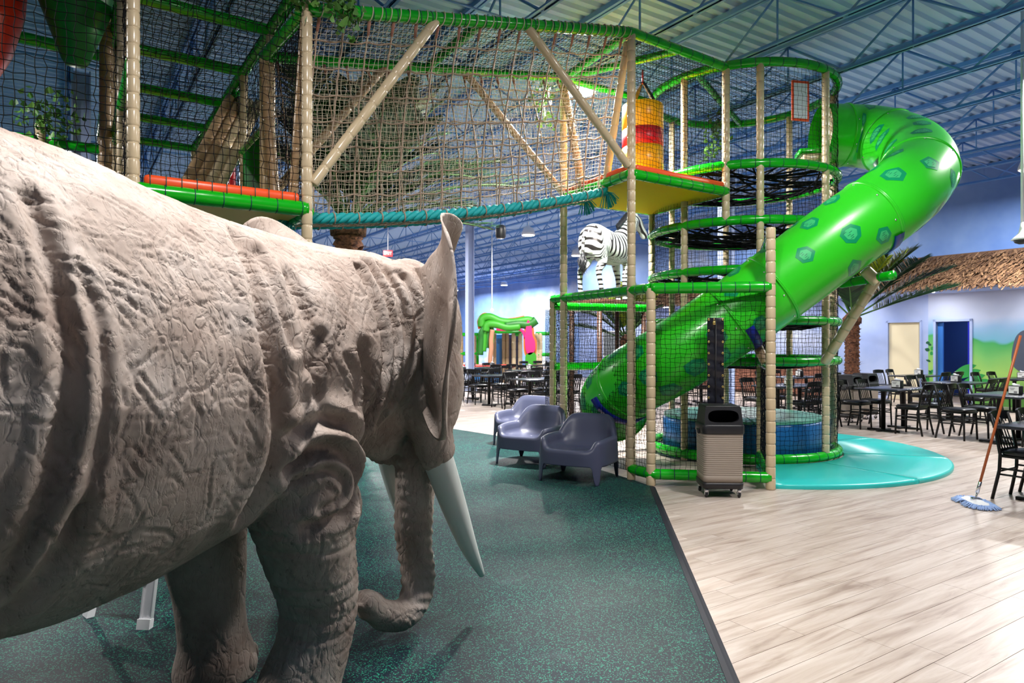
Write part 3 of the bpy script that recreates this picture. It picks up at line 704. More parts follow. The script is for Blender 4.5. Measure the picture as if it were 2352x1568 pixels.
for a_, b_ in ((rn, QF), (rf, rn)):
    d_ = (b_ - a_); mb = MB(); mb.bbox(at_z((a_ + b_) / 2, ZR + 0.075), (d_.length - 0.12, 0.06, 0.08), 0.025, Matrix.Rotation(math.atan2(d_.y, d_.x), 3, 'Z')); part('edge_pad', mb, 'orange', plat)
rail(plat, [at_z(RN, ZTOP), at_z(QF, ZTOP - 0.02)], 0.058); rail(plat, [RF, at_z(rn.lerp(QF, 0.5), ZTOP)], 0.05)
rail(plat, [RF, at_z(QB, ZTOP)], 0.05)
net(plat, at_z(rn, ZR), at_z(QF, ZR), at_z(QF, ZTOP), at_z(rn, ZTOP), 0.05, 0.0026)
net(plat, at_z(rf, ZR), at_z(QB, ZR), at_z(QB, ZTOP), at_z(rf, ZTOP), 0.055, 0.0026)
net(plat, at_z(rn, ZTOP), at_z(QF, ZTOP), at_z(QB, ZTOP), at_z(rf, ZTOP), 0.055, 0.0026, sag=-0.04, name='roof_net')
bc = GX(1476, 8.95); bag = thing('punch_bag', 'yellow and red striped punch bag hanging over the corner platform', 'punch bag', at_z(bc, 3.66))
zs = [3.66, 3.80, 4.13, 4.36, 4.70]
for k, mt in enumerate(('red', 'bagyellow', 'red', 'bagyellow')):
    z0, z1 = zs[k], zs[k + 1]; r_ = 0.268; mb = MB(); e0 = 0.03 if k == 0 else 0.006; e1_ = 0.035 if k == 3 else 0.006
    mb.lathe([(0.01, z0), (r_ - e0, z0), (r_ - 0.006, z0 + e0 * .5), (r_, z0 + e0), (r_, z1 - e1_), (r_ - 0.008, z1 - e1_ * .4), (r_ - e1_, z1), (0.01, z1)], bc, 32); part('band', mb, mt, bag)
for k in range(4):
    a = k * PI / 2 + 0.5; mb = MB(); d_ = Vector((math.cos(a), math.sin(a), 0)); S_ = Vector((-d_.y, d_.x, 0))
    rows = [[bc + d_ * q + S_ * w_ + Vector((0, 0, z)) for w_ in (-0.028, 0.028)] for q, z in ((0.235, 4.66), (0.20, 4.74), (0.03, 4.98), (0.0, 5.0))]
    mb.grid(rows); part('strap', mb, 'black', bag)
mb = MB(); mb.tube([at_z(bc, 4.98), at_z(bc, 5.16)], 0.012, 8); part('hook', mb, 'red', bag)

# ------------------------------------------------------------------ round climbing tower
TC = Vector((3.35, 9.99, 0)); TRD = 1.28
tower = thing('climbing_tower', 'round netted climbing tower of green rings and tan posts', 'play structure', TC)
def tp(deg, z, r=TRD): a = math.radians(deg); return TC + Vector((r * math.cos(a), r * math.sin(a), z))
TP = [-98 + 45 * k for k in range(8)]
for k, dg_ in enumerate(TP): post(tower, tp(dg_, 0), tp(dg_, ZTOP), 0.048)
ring = lambda z, r=TRD, n=72: [tp(360 * k / n, z, r) for k in range(n)]
for z in (0.09, 1.34, 1.87, 2.53, 3.16, 3.88, ZTOP): rail(tower, ring(z), 0.060 if z > 0.5 else 0.07, closed=True, tie=0.17)
rail(tower, [tp(-135, ZTOP), tp(72, ZTOP)], 0.05)
rg = np.random.default_rng(21)
nu, nv = 134, 86; th = np.linspace(0, 2 * PI, nu); zz = np.linspace(0.09, ZTOP, nv)
Gd = np.stack([TC.x + TRD * np.cos(th)[None, :] + 0 * zz[:, None], TC.y + TRD * np.sin(th)[None, :] + 0 * zz[:, None], zz[:, None] + 0 * th[None, :]], -1)
part('wall_net', strand_mesh(net_grid(Gd, 0.0025, 0.005, rg, False), 'wall_net', 0), 'black_net', tower)
# webbing floors
for kf, z in enumerate((1.34, 1.87, 2.53, 3.16, 3.88)):
    arrs = []; rr_ = random.Random(40 + kf)
    for k in range(46):
        a0 = rr_.uniform(0, 360); a1 = a0 + rr_.uniform(75, 178); p, q = tp(a0, z), tp(a1, z); n_ = 7; t_ = np.linspace(0, 1, n_)[:, None]
        ln_ = np.array(p[:]) * (1 - t_) + np.array(q[:]) * t_; ln_[:, 2] -= 0.10 * np.sin(PI * t_[:, 0]); arrs.append(ln_)
    part('webbing_floor', strand_mesh([(np.array(arrs), 0.014)], 'webbing_floor', 0), 'black_net', tower)
net(tower, tp(172, ZTOP), tp(-98, ZTOP), tp(-8, ZTOP), tp(82, ZTOP), 0.055, 0.0026, sag=-0.05, name='roof_net')
mb = MB(); mb.bbox(P(1868, 352, 9.3), (0.42, 0.35, 0.07), 0.02, Matrix.Rotation(-0.2, 3, 'Z')); part('step', mb, 'green', tower); mb = MB(); mb.bbox(P(1872, 366, 9.3), (0.36, 0.30, 0.1), 0.02, Matrix.Rotation(-0.2, 3, 'Z')); part('step_block', mb, 'tan', tower)
# blue drum and teal pads at the foot, inside
mb = MB(); mb.lathe([(0.01, 0.0), (1.10, 0.0), (1.12, 0.03), (1.12, 0.47), (1.09, 0.51), (0.01, 0.51)], TC, 48); part('soft_drum', mb, 'bluemat', tower)
for k in range(6):
    mb = MB(); a0, a1 = -100 + 60 * k + 1, -100 + 60 * k + 59; poly = [(TC.x, TC.y)] + [tp(a0 + (a1 - a0) * q / 8, 0, 1.10)[:2] for q in range(9)]; mb.prism(poly, 0.512, 0.545); part('top_pad', mb, nmat('green_pad', srgb(96, 172, 150), 0.4) if 'green_pad' not in bpy.data.materials else bpy.data.materials['green_pad'], tower)
# sign panel
sg = P(1838, 232, 8.85); mb = MB(); R3 = Matrix.Rotation(math.radians(12), 3, 'Z'); mb.box(sg, (0.25, 0.012, 0.52), R3); sgt = part('sign_panel', mb, 'orange', tower, label='blank white panel with an orange border')
mb = MB(); mb.box(sg + R3 @ Vector((0, -0.008, 0)), (0.195, 0.006, 0.455), R3); part('sign_face', mb, nmat('sign_face', srgb(222, 226, 240), 0.5), sgt)
# floor mat in wedges round the tower foot
matt = thing('landing_mat', 'round teal landing mat at the foot of the tower', 'mat', TC)
w_ = [-101, -62, -20, 22, 64, 100]
for a0, a1 in zip(w_[:-1], w_[1:]):
    n_ = 16; mb = MB(); ri, ro = 1.36, 2.62
    def rr2(a): return ro
    prof = [(ri, 0.0), (ri, 0.05), (ro - 0.03, 0.055), (ro - 0.006, 0.045), (ro, 0.03), (ro - 0.004, 0.0)]
    rows = [[TC + Vector((r_ * math.cos(math.radians(a)), r_ * math.sin(math.radians(a)), z)) for r_, z in prof] for a in [a0 + 0.12 + (a1 - a0 - 0.24) * k / n_ for k in range(n_ + 1)]]
    mb.grid(rows); m0 = len(mb.v); mb.f.append(tuple(range(6))); mb.sm.append(False); mb.mi.append(0); mb.f.append(tuple(range(m0 - 6, m0))[::-1]); mb.sm.append(False); mb.mi.append(0)
    part('mat_wedge', mb, 'tealmat', matt)

# ------------------------------------------------------------------ net cage at the slide exit
C0, C1, C2 = Vector((0.57, 9.53, 0)), Vector((1.542, 7.58, 0)), Vector((2.796, 7.38, 0)); ZG = 2.19; CT = tp(-98, 0); CL = tp(172, 0)
cage = thing('net_cage', 'low net cage round the slide exit with a black zip strip', 'play structure', C1)
post(cage, C0, at_z(C0, ZG), 0.046); post(cage, C1, at_z(C1, ZG), 0.052); post(cage, C2, at_z(C2, 2.83), 0.052)
rail(cage, [at_z(C0, ZG), at_z(C1, ZG)], 0.058, tie=0.15); rail(cage, [at_z(C1, ZG), at_z(C2, ZG)], 0.062, tie=0.15)
rail(cage, [at_z(C2, 2.74), at_z(CT, 2.62)], 0.05); rail(cage, [at_z(C2, 1.32), at_z(CT, 1.34)], 0.055); rail(cage, [at_z(C2, 0.14), at_z(CT, 0.16)], 0.055)
rail(cage, [at_z(rn, 0.13), at_z(C1, 0.13), at_z(C2, 0.13)], 0.06, tie=0.15)
for z in (2.09, 1.25, 0.45): rail(cage, [at_z(C0, z), at_z(CL, z)], 0.058)
net(cage, at_z(C1, 0.13), at_z(C2, 0.13), at_z(C2, ZG), at_z(C1, ZG), 0.052, 0.0027); net(cage, at_z(rn, 0.13), at_z(C1, 0.13), at_z(C1, ZG), at_z(rn, ZG), 0.052, 0.0027)
net(cage, at_z(C0, 0.1), at_z(rn, 0.1), at_z(rn, ZG), at_z(C0, ZG), 0.052, 0.0027)
net(cage, at_z(C2, 0.14), at_z(CT, 0.16), at_z(CT, 2.62), at_z(C2, 2.74), 0.024, 0.003, 'mesh_net', name='dense_net')
net(cage, at_z(C0, 0.1), at_z(CL, 0.1), at_z(CL, 2.09), at_z(C0, 2.09), 0.045, 0.0026)
for q0, q1 in ((0.05, 0.34),): net(cage, at_z(C0.lerp(CL, q0), 0.1) + U * .3, at_z(C0.lerp(CL, q1), 0.1) + U * .3, at_z(C0.lerp(CL, q1), 2.05) + U * .3, at_z(C0.lerp(CL, q0), 2.05) + U * .3, 0.020, 0.0042, 'mesh_net', name='dense_net')
# zip strip
zc = C1.lerp(C2, 0.545); zd = (C2 - C1).normalized(); zn = Vector((zd.y, -zd.x, 0)); mb = MB(); rows = []
rz = random.Random(2)
for i in range(36):
    z = 0.55 + i * (1.86 - 0.55) / 35; rows.append([at_z(zc, z) + zd * (x * 0.088) + zn * (0.02 + 0.010 * math.sin(i * 1.35 + x) + rz.uniform(-.003, .003) + 0.008 * (1 - abs(x))) for x in (-1, -0.6, -0.2, 0.2, 0.6, 1)])
mb.grid(rows); mb.grid([[p - zn * 0.012 for p in r_] for r_ in rows]); zs_ = part('zip_strip', mb, nmat('black_vinyl', srgb(24, 25, 34), 0.3), cage, label='black vinyl zip strip with brass eyelets')
mb = MB(); mb.tube([at_z(zc, 0.56) + zn * .042, at_z(zc, 1.85) + zn * .042], 0.006, 6); part('zip', mb, 'black', zs_)
for i in range(11):
    for x in (-1, 1):
        mb = MB(); c0 = at_z(zc, 0.62 + 0.122 * i) + zd * (x * 0.074) + zn * 0.036; R3 = rot_to(zn); mb.tube([c0 + R3 @ Vector((0.009 * math.cos(a), 0.009 * math.sin(a), 0)) for a in [2 * PI * q / 10 for q in range(10)]], 0.004, 5, closed=True); part('eyelet', mb, 'brass', zs_)
mb = MB(); mb.bbox(at_z(zc, 1.80) + zn * .055 - zd * .02, (0.03, 0.015, 0.035), 0.004); mb.tube([at_z(zc, 1.815) + zn * .055 - zd * .03, at_z(zc, 1.85) + zn * .055 - zd * .02, at_z(zc, 1.815) + zn * .055 - zd * .01], 0.003, 6); part('padlock', mb, 'brass', zs_)

# ------------------------------------------------------------------ tube slide
SP = [(4.45, 9.86, 4.58), (4.95, 9.84, 4.56), (5.22, 9.62, 4.44), (5.30, 9.12, 4.15), (5.10, 8.55, 3.78), (4.72, 8.1, 3.45), (4.28, 7.86, 3.14), (3.80, 7.82, 2.82), (3.13, 7.90, 2.30), (2.45, 8.0, 1.79), (1.92, 8.14, 1.41), (1.52, 8.50, 1.12), (1.34, 8.95, 0.86), (1.40, 9.30, 0.66)]
SR = 0.435
slide = thing('tube_slide', 'bright green spotted tube slide winding down beside the tower', 'slide', (2.5, 7.95, 0))
spc = resample(catmull(SP, 14), 0.03)
n_s = len(spc); frames = []; N_ = Vector((0, 0, 1))
for i in range(n_s):
    T = (spc[min(i + 1, n_s - 1)] - spc[max(i - 1, 0)]).normalized(); W_ = (Vector((0, 0, 1)) - T * T.z).normalized(); S_ = T.cross(W_); frames.append((spc[i], T, S_, W_))
cum = [i * 0.03 for i in range(n_s)]
def sl_pt(s_, th_, r_):
    f_ = s_ / 0.03; i = max(0, min(n_s - 2, int(f_))); t_ = f_ - i; a_, b_ = frames[i], frames[i + 1]
    c_ = a_[0].lerp(b_[0], t_); S_ = a_[2].lerp(b_[2], t_); W_ = a_[3].lerp(b_[3], t_); return c_ + (S_ * math.cos(th_) + W_ * math.sin(th_)) * r_
M['slide'] = nmat('slide_plastic', srgb(44, 196, 30), 0.30, coat=0.15)
LS = (n_s - 1) * 0.03; seams = [0.33, 1.0, 2.4, 3.65, 5.02, 5.62, 7.15]
edges = [0.0] + seams + [LS]
for a_, b_ in zip(edges[:-1], edges[1:]):
    k = max(3, int((b_ - a_) / 0.05)); mb = MB()
    mb.grid([[sl_pt(a_ + (b_ - a_) * i / k, 2 * PI * q / 48, SR) for q in range(48)] for i in range(k + 1)], True, True)
    mb.grid([[sl_pt(a_ + (b_ - a_) * i / k, -2 * PI * q / 48, SR - 0.012) for q in range(48)] for i in range(k + 1)], True, True)
    part('tube_section', mb, 'slide', slide)
for s_ in seams + [LS - 0.02]:
    mb = MB(); prof = [(-0.02, SR), (-0.014, SR + 0.014), (-0.002, SR + 0.016), (0.0, SR + 0.008), (0.002, SR + 0.016), (0.014, SR + 0.014), (0.02, SR)]
    mb.grid([[sl_pt(max(0, min(LS, s_ + ds)), 2 * PI * q / 48, r_) for q in range(48)] for ds, r_ in prof], True, True); fl = part('flange', mb, 'slide', slide)
    for q in range(8):
        th_ = 2 * PI * (q + 0.3) / 8; p = sl_pt(s_ + 0.05, th_, SR); n0 = (p - sl_pt(s_ + .05, th_, 0)).normalized()
        mb = MB(); mb.lathe([(0.011, -0.002), (0.011, 0.004), (0.006, 0.008), (0.001, 0.009)], p, 10, rot_to(n0)); part('bolt', mb, 'chrome', fl)
M['spot'] = nmat('spot_green', srgb(4, 142, 92), 0.3); M['spotin'] = nmat('spot_inner', srgb(56, 182, 112), 0.3); M['spotmark'] = nmat('spot_mark', srgb(6, 110, 80), 0.35)
def patch(poly, s0, t0, r_, mb):
    """polygon in (along, around) metres laid on the tube, subdivided as a fan of rings"""
    rows = []; poly2 = []
    for a_, b_ in zip(poly, poly[1:] + poly[:1]):
        for k in range(4): poly2.append((a_[0] + (b_[0] - a_[0]) * k / 4, a_[1] + (b_[1] - a_[1]) * k / 4))
    for q in (0.02, 0.35, 0.7, 1.0): rows.append([sl_pt(min(LS - 0.01, max(0.01, s0 + x * q)), t0 + y * q / SR, r_) for x, y in poly2])
    mb.grid(rows, True, True)
rs_ = random.Random(19); placed = []; tries = 0
while len(placed) < 105 and tries < 6000:
    tries += 1; s0, t0 = rs_.uniform(0.3, LS - 0.35), rs_.uniform(-PI, PI)
    if any(abs(s0 - q) < 0.17 for q in seams): continue
    ok = True
    for a_, b_ in placed:
        dt = (t0 - b_ + PI) % (2 * PI) - PI
        if math.hypot(s0 - a_, dt * SR) < 0.265: ok = False; break
    if not ok: continue
    placed.append((s0, t0)); ph = rs_.uniform(0, PI); sx, sy = rs_.uniform(0.085, 0.115), rs_.uniform(0.10, 0.15); n_ = rs_.choice((5, 6, 6, 7))
    poly = [(sx * math.cos(ph + 2 * PI * k / n_) * rs_.uniform(0.85, 1.15), sy * math.sin(ph + 2 * PI * k / n_) * rs_.uniform(0.85, 1.15)) for k in range(n_)]
    mb = MB(); patch(poly, s0, t0, SR + 0.0015, mb); sp_ = part('spot', mb, 'spot', slide)
    mb = MB(); patch([(x * 0.62, y * 0.62) for x, y in poly], s0, t0, SR + 0.003, mb); part('spot_centre', mb, 'spotin', sp_)
    mb = MB()
    for k in range(5):
        x0, y0 = rs_.uniform(-0.4, 0.3) * sx, (-0.4 + 0.2 * k) * sy; mb.add([sl_pt(s0 + x0 + a_, t0 + (y0 + b_) / SR, SR + 0.0042) for a_, b_ in ((0, 0), (0.035, 0.004), (0.035, 0.009), (0, 0.006))], [(0, 1, 2, 3)])
    part('spot_dashes', mb, 'spotmark', sp_, kind='stuff')
# brackets and legs
def bracket(s_, th0, th1, lab=None):
    mb = MB(); rows = []
    for k in range(9):
        th_ = th0 + (th1 - th0) * k / 8; rows.append([sl_pt(s_ + ds, th_, SR + r_) for ds, r_ in ((-0.05, 0.004), (-0.05, 0.022), (0.05, 0.022), (0.05, 0.004))])
    mb.grid(rows); return part('bracket', mb, 'bluebracket', slide)
bracket(3.70, -2.5, -1.1); bracket(5.56, -2.75, -1.2); bracket(7.3, -2.9, -0.4)
p1 = P(1893, 838, 8.62); post(slide, at_z(p1, 1.33), P(2012, 642, 8.0), 0.062, seg=0.17, name='strut'); post(slide, P(1985, 618, 7.95), P(2016, 648, 7.92), 0.07, seg=0.2, name='strut')
rail(slide, [P(1930, 652, 8.4), P(2000, 640, 8.0), P(2052, 632, 7.7)], 0.055, name='cross_bar')
post(slide, at_z(C2.lerp(CT, 0.3), 1.33), sl_pt(5.55, -PI / 2, SR), 0.055, 'tan_brown', 0.2, 'strut'); post(slide, at_z(sl_pt(7.3, -PI / 2, SR), 0), sl_pt(7.3, -PI / 2, SR), 0.06, 'tan', 0.2, 'strut')
# ------------------------------------------------------------------ life-size elephant statue
EO = Vector((-1.15, 3.19, 0)); EH = Vector((0.53, 0.848, 0)).normalized(); ER = Vector((EH.y, -EH.x, 0))
def EW(a, b, z): return EO + EH * a + ER * b + Vector((0, 0, z))
EA = np.array([EH[:2], ER[:2]])
def remeshed(mb, voxel, name, smooth_it=4):
    o = bpy.data.objects.new(name, mb.mesh(name)); COL.objects.link(o)
    m = o.modifiers.new('r', 'REMESH'); m.mode = 'VOXEL'; m.voxel_size = voxel
    dg = bpy.context.evaluated_depsgraph_get(); dg.update()
    me = bpy.data.meshes.new_from_object(o.evaluated_get(dg))
    bpy.data.objects.remove(o)
    lap(me, smooth_it)
    me.polygons.foreach_set('use_smooth', np.ones(len(me.polygons), dtype=bool))
    return me
def coords(me):
    a = np.empty(len(me.vertices) * 3, dtype=np.float32); me.vertices.foreach_get('co', a); return a.reshape(-1, 3).astype(np.float64)
def normals(me):
    a = np.empty(len(me.vertices) * 3, dtype=np.float32); me.vertex_normals.foreach_get('vector', a); return a.reshape(-1, 3).astype(np.float64)
def set_coords(me, c): me.vertices.foreach_set('co', c.astype(np.float32).ravel()); me.update()
def lap(me, it, w=0.5, mask=None):
    e = np.empty(len(me.edges) * 2, dtype=np.int32); me.edges.foreach_get('vertices', e); e = e.reshape(-1, 2)
    c = coords(me); deg = np.bincount(e.ravel(), minlength=len(c)).astype(float)[:, None]; deg[deg == 0] = 1
    for _ in range(it):
        s = np.zeros_like(c)
        for k in range(3):
            s[:, k] = np.bincount(e[:, 0], c[e[:, 1], k], len(c)) + np.bincount(e[:, 1], c[e[:, 0], k], len(c))
        d = (s / deg - c) * w
        c = c + (d if mask is None else d * mask[:, None])
    set_coords(me, c)
def loft(mb, secs, n=28, ex=2.0):
    """secs: (a, b centre, z top, z bottom, half width)"""
    pts = [Vector((s[0], s[1], s[2])) for s in secs]; par = [Vector((s[3], s[4], 0)) for s in secs]
    A = catmull(pts, 5); B = catmull(par, 5); rows = []
    for p, q in zip(A, B):
        zt, zb, w_ = p.z, q.x, max(q.y, 0.01); zc = zb + (zt - zb) * 0.46; row = []
        for k in range(n):
            t = 2 * PI * k / n; c_, s_ = math.cos(t), math.sin(t)
            x = w_ * math.copysign(abs(c_) ** (2 / ex), c_); z = zc + ((zt - zc) if s_ > 0 else (zc - zb)) * math.copysign(abs(s_) ** (2 / ex), s_)
            row.append(EW(p.x, p.y + x, z))
        rows.append(row)
    mb.grid(rows, True, True)
    m = len(mb.v); mb.f.append(tuple(range(m - n * len(rows), m - n * len(rows) + n))[::-1]); mb.sm.append(True); mb.mi.append(0)
    mb.f.append(tuple(range(m - n, m))); mb.sm.append(True); mb.mi.append(0)
def blob(mb, a, b, z, ra, rb, rz, n=16):
    rows = []
    for i in range(1, n):
        ph = PI * i / n; rows.append([EW(a + ra * math.sin(ph) * math.cos(t), b + rb * math.sin(ph) * math.sin(t), z + rz * math.cos(ph)) for t in [2 * PI * k / n for k in range(n)]])
    top = EW(a, b, z + rz); bot = EW(a, b, z - rz); o = len(mb.v)
    mb.grid(rows, True, True); mb.v += [tuple(top), tuple(bot)]; k0 = o; k1 = o + (n - 2) * n; ti = len(mb.v) - 2
    for k in range(n):
        mb.f.append((ti, k0 + k, k0 + (k + 1) % n)); mb.f.append((ti + 1, k1 + (k + 1) % n, k1 + k)); mb.sm += [True, True]; mb.mi += [0, 0]
def limb(mb, pts, n=20):
    """pts: (world point, radius)"""
    c = catmull([p for p, r in pts], 6); r = [v.x for v in catmull([Vector((r, 0, 0)) for p, r in pts], 6)]
    mb.tube(c, r, n)

eb = MB()
loft(eb, [(-2.08, 0.0, 1.62, 1.35, 0.10), (-2.0, 0.0, 1.95, 1.0, 0.36), (-1.7, 0.0, 2.2, 0.78, 0.52), (-1.3, 0.0, 2.315, 0.66, 0.60),
          (-0.9, 0.0, 2.27, 0.63, 0.62), (-0.45, 0.0, 2.16, 0.72, 0.56), (-0.05, 0.02, 2.10, 0.86, 0.47), (0.3, 0.06, 2.08, 1.02, 0.37),
          (0.6, 0.12, 2.06, 1.16, 0.32), (0.85, 0.18, 1.95, 1.25, 0.26), (1.0, 0.2, 1.8, 1.4, 0.12)])
# shoulder masses and head
for sgn in (1, -1):
    blob(eb, -0.06, 0.02 + 0.30 * sgn, 1.42, 0.30, 0.20, 0.48)
    blob(eb, 0.66, 0.16 + 0.13 * sgn, 1.72, 0.26, 0.20, 0.32)
    blob(eb, 0.78, 0.20 + 0.17 * sgn, 1.38, 0.20, 0.15, 0.34)
    limb(eb, [(EW(0.70, 0.18 + 0.12 * sgn, 1.32), 0.14), (EW(0.77, 0.18 + 0.18 * sgn, 1.12), 0.12), (EW(0.82, 0.18 + 0.19 * sgn, 0.97), 0.102), (EW(0.83, 0.18 + 0.195 * sgn, 0.945), 0.085)])
blob(eb, 0.80, 0.20, 1.66, 0.26, 0.30, 0.38)
blob(eb, 0.60, 0.13, 1.24, 0.24, 0.18, 0.25)
blob(eb, 0.66, 0.12, 1.08, 0.15, 0.10, 0.12)
# trunk: down from the face, then curled back to the front leg
TR = [(EW(0.90, 0.19, 1.55), 0.20), (EW(0.93, 0.19, 1.25), 0.165), (EW(0.90, 0.175, 1.0), 0.135), (EW(0.87, 0.165, 0.72), 0.114), (EW(0.87, 0.165, 0.47), 0.102),
      (EW(0.88, 0.185, 0.29), 0.095), (EW(0.83, 0.205, 0.165), 0.09), (EW(0.72, 0.20, 0.125), 0.084), (EW(0.59, 0.165, 0.17), 0.078), (EW(0.515, 0.14, 0.25), 0.075), (EW(0.49, 0.135, 0.285), 0.062)]
limb(eb, TR)
# near (right) front leg, bent at the knee, and the far one set back
limb(eb, [(EW(-0.05, 0.26, 1.35), 0.27), (EW(-0.04, 0.28, 1.0), 0.245), (EW(0.0, 0.285, 0.70), 0.212), (EW(0.06, 0.29, 0.44), 0.175), (EW(0.03, 0.29, 0.25), 0.168), (EW(-0.06, 0.29, 0.08), 0.18), (EW(-0.07, 0.29, 0.0), 0.185)])
limb(eb, [(EW(-0.1, -0.26, 1.3), 0.26), (EW(-0.14, -0.27, 0.95), 0.22), (EW(-0.14, -0.27, 0.68), 0.195), (EW(-0.11, -0.27, 0.42), 0.165), (EW(-0.09, -0.27, 0.2), 0.16), (EW(-0.08, -0.27, 0.08), 0.19), (EW(-0.08, -0.27, 0.0), 0.195)])
# hind legs
for sgn, da in ((1, 0.0), (-1, -0.25)):
    blob(eb, -1.62, 0.30 * sgn, 1.25, 0.36, 0.27, 0.62)
    limb(eb, [(EW(-1.6 + da / 2, 0.30 * sgn, 1.15), 0.30), (EW(-1.55 + da, 0.31 * sgn, 0.75), 0.22), (EW(-1.66 + da, 0.31 * sgn, 0.42), 0.165), (EW(-1.66 + da, 0.31 * sgn, 0.15), 0.17), (EW(-1.62 + da, 0.31 * sgn, 0.0), 0.19)])
limb(eb, [(EW(-2.0, 0, 1.8), 0.08), (EW(-2.18, 0, 1.5), 0.05), (EW(-2.2, 0, 1.1), 0.035), (EW(-2.2, 0, 0.8), 0.04)])
e_me = remeshed(eb, 0.0092, 'body', 20)

# ---- carve folds and wrinkles into the surface
c = coords(e_me); nrm = normals(e_me)
rel = c[:, :2] - np.array(EO[:2]); la = rel @ EA[0]; lb = rel @ EA[1]; lz = c[:, 2]
side = smoothstep(0.05, 0.3, lb); d = np.zeros(len(c))
def groove(path, depth, width, lip=0.0, sel=None):
    """path in local (a, z) on the right side"""
    pp = np.array([[p.x, p.y] for p in catmull([Vector((a, z, 0)) for a, z in path], 10)])
    best = np.full(len(c), 1e9)
    for i in range(len(pp) - 1):
        q, s_ = pp[i], pp[i + 1] - pp[i]; L2 = s_ @ s_ + 1e-12
        t = np.clip(((la - q[0]) * s_[0] + (lz - q[1]) * s_[1]) / L2, 0, 1)
        best = np.minimum(best, np.hypot(la - q[0] - t * s_[0], lz - q[1] - t * s_[1]))
    k = side if sel is None else sel
    return (-depth * np.exp(-(best / width) ** 2) + lip * np.exp(-((best - 2.2 * width) / (1.3 * width)) ** 2)) * k
d += groove([(-0.38, 2.0), (-0.41, 1.7), (-0.38, 1.4), (-0.36, 1.15), (-0.42, 0.95)], 0.045, 0.034, 0.018)       # behind the shoulder
d += groove([(-0.32, 1.95), (-0.32, 1.75), (-0.29, 1.58)], 0.028, 0.022, 0.012)
d += groove([(-0.20, 1.86), (-0.17, 1.68), (-0.20, 1.5)], 0.026, 0.03, 0.01)
d += groove([(-1.17, 2.0), (-1.14, 1.7), (-1.14, 1.45), (-1.19, 1.15), (-1.25, 0.9)], 0.028, 0.026, 0.012)           # before the thigh
d += groove([(-1.08, 1.8), (-1.05, 1.6), (-1.06, 1.3), (-1.11, 1.05)], 0.014, 0.018, 0.008)
d += groove([(-1.1, 1.1), (-1.16, 0.9), (-1.3, 0.72)], 0.022, 0.035, 0.012)
for k, (a0, zt, zb) in enumerate([(0.30, 1.95, 1.1), (0.38, 1.98, 1.12), (0.45, 1.97, 1.2), (0.51, 1.92, 1.3)]):   # neck
    d += groove([(a0, zt), (a0 + 0.03, (zt + zb) / 2), (a0 - 0.06, zb)], 0.034, 0.018, 0.016)
d += groove([(0.16, 1.55), (0.22, 1.35), (0.20, 1.1), (0.12, 0.95)], 0.035, 0.04, 0.014)                              # front of the shoulder
d += groove([(-0.28, 1.10), (-0.12, 1.16), (0.02, 1.09), (0.05, 0.98), (0.0, 0.88), (-0.15, 0.84)], 0.038, 0.026, 0.022)   # elbow rings
d += groove([(-0.25, 1.03), (-0.12, 1.07), (-0.03, 1.02), (-0.03, 0.95), (-0.12, 0.91)], 0.026, 0.018, 0.014)
d += groove([(-0.30, 1.24), (-0.08, 1.27), (0.10, 1.16), (0.14, 1.0), (0.1, 0.86)], 0.028, 0.026, 0.018)
d += groove([(-0.12, 1.62), (-0.16, 1.45), (-0.12, 1.3), (0.0, 1.24)], 0.024, 0.022, 0.012)
d += groove([(0.02, 1.52), (0.08, 1.42), (0.06, 1.3)], 0.015, 0.02, 0.008)
for z0 in (0.80, 0.72, 0.55, 0.47, 0.40, 0.33):                                                                  # leg creases
    d += groove([(-0.25, z0 + 0.01), (0.0, z0 - 0.015), (0.25, z0 + 0.02)], 0.010, 0.009, 0.004)
# trunk rings
trp = np.array([tuple(p) for p in catmull([p for p, r in TR], 6)])
dist = np.linalg.norm(c[:, None, :] - trp[None, ::2, :], axis=2); near = dist.min(1); idx = dist.argmin(1).astype(float)
tm = smoothstep(0.30, 0.16, near) * smoothstep(1.15, 0.95, lz) * smoothstep(0.35, 0.45, la)
d += tm * 0.006 * np.sin(la * 30 + lz * 105) * smoothstep(-1, 0.6, np.sin(lb * 40 + lz * 9))
c = c + nrm * d[:, None]; set_coords(e_me, c); lap(e_me, 3)
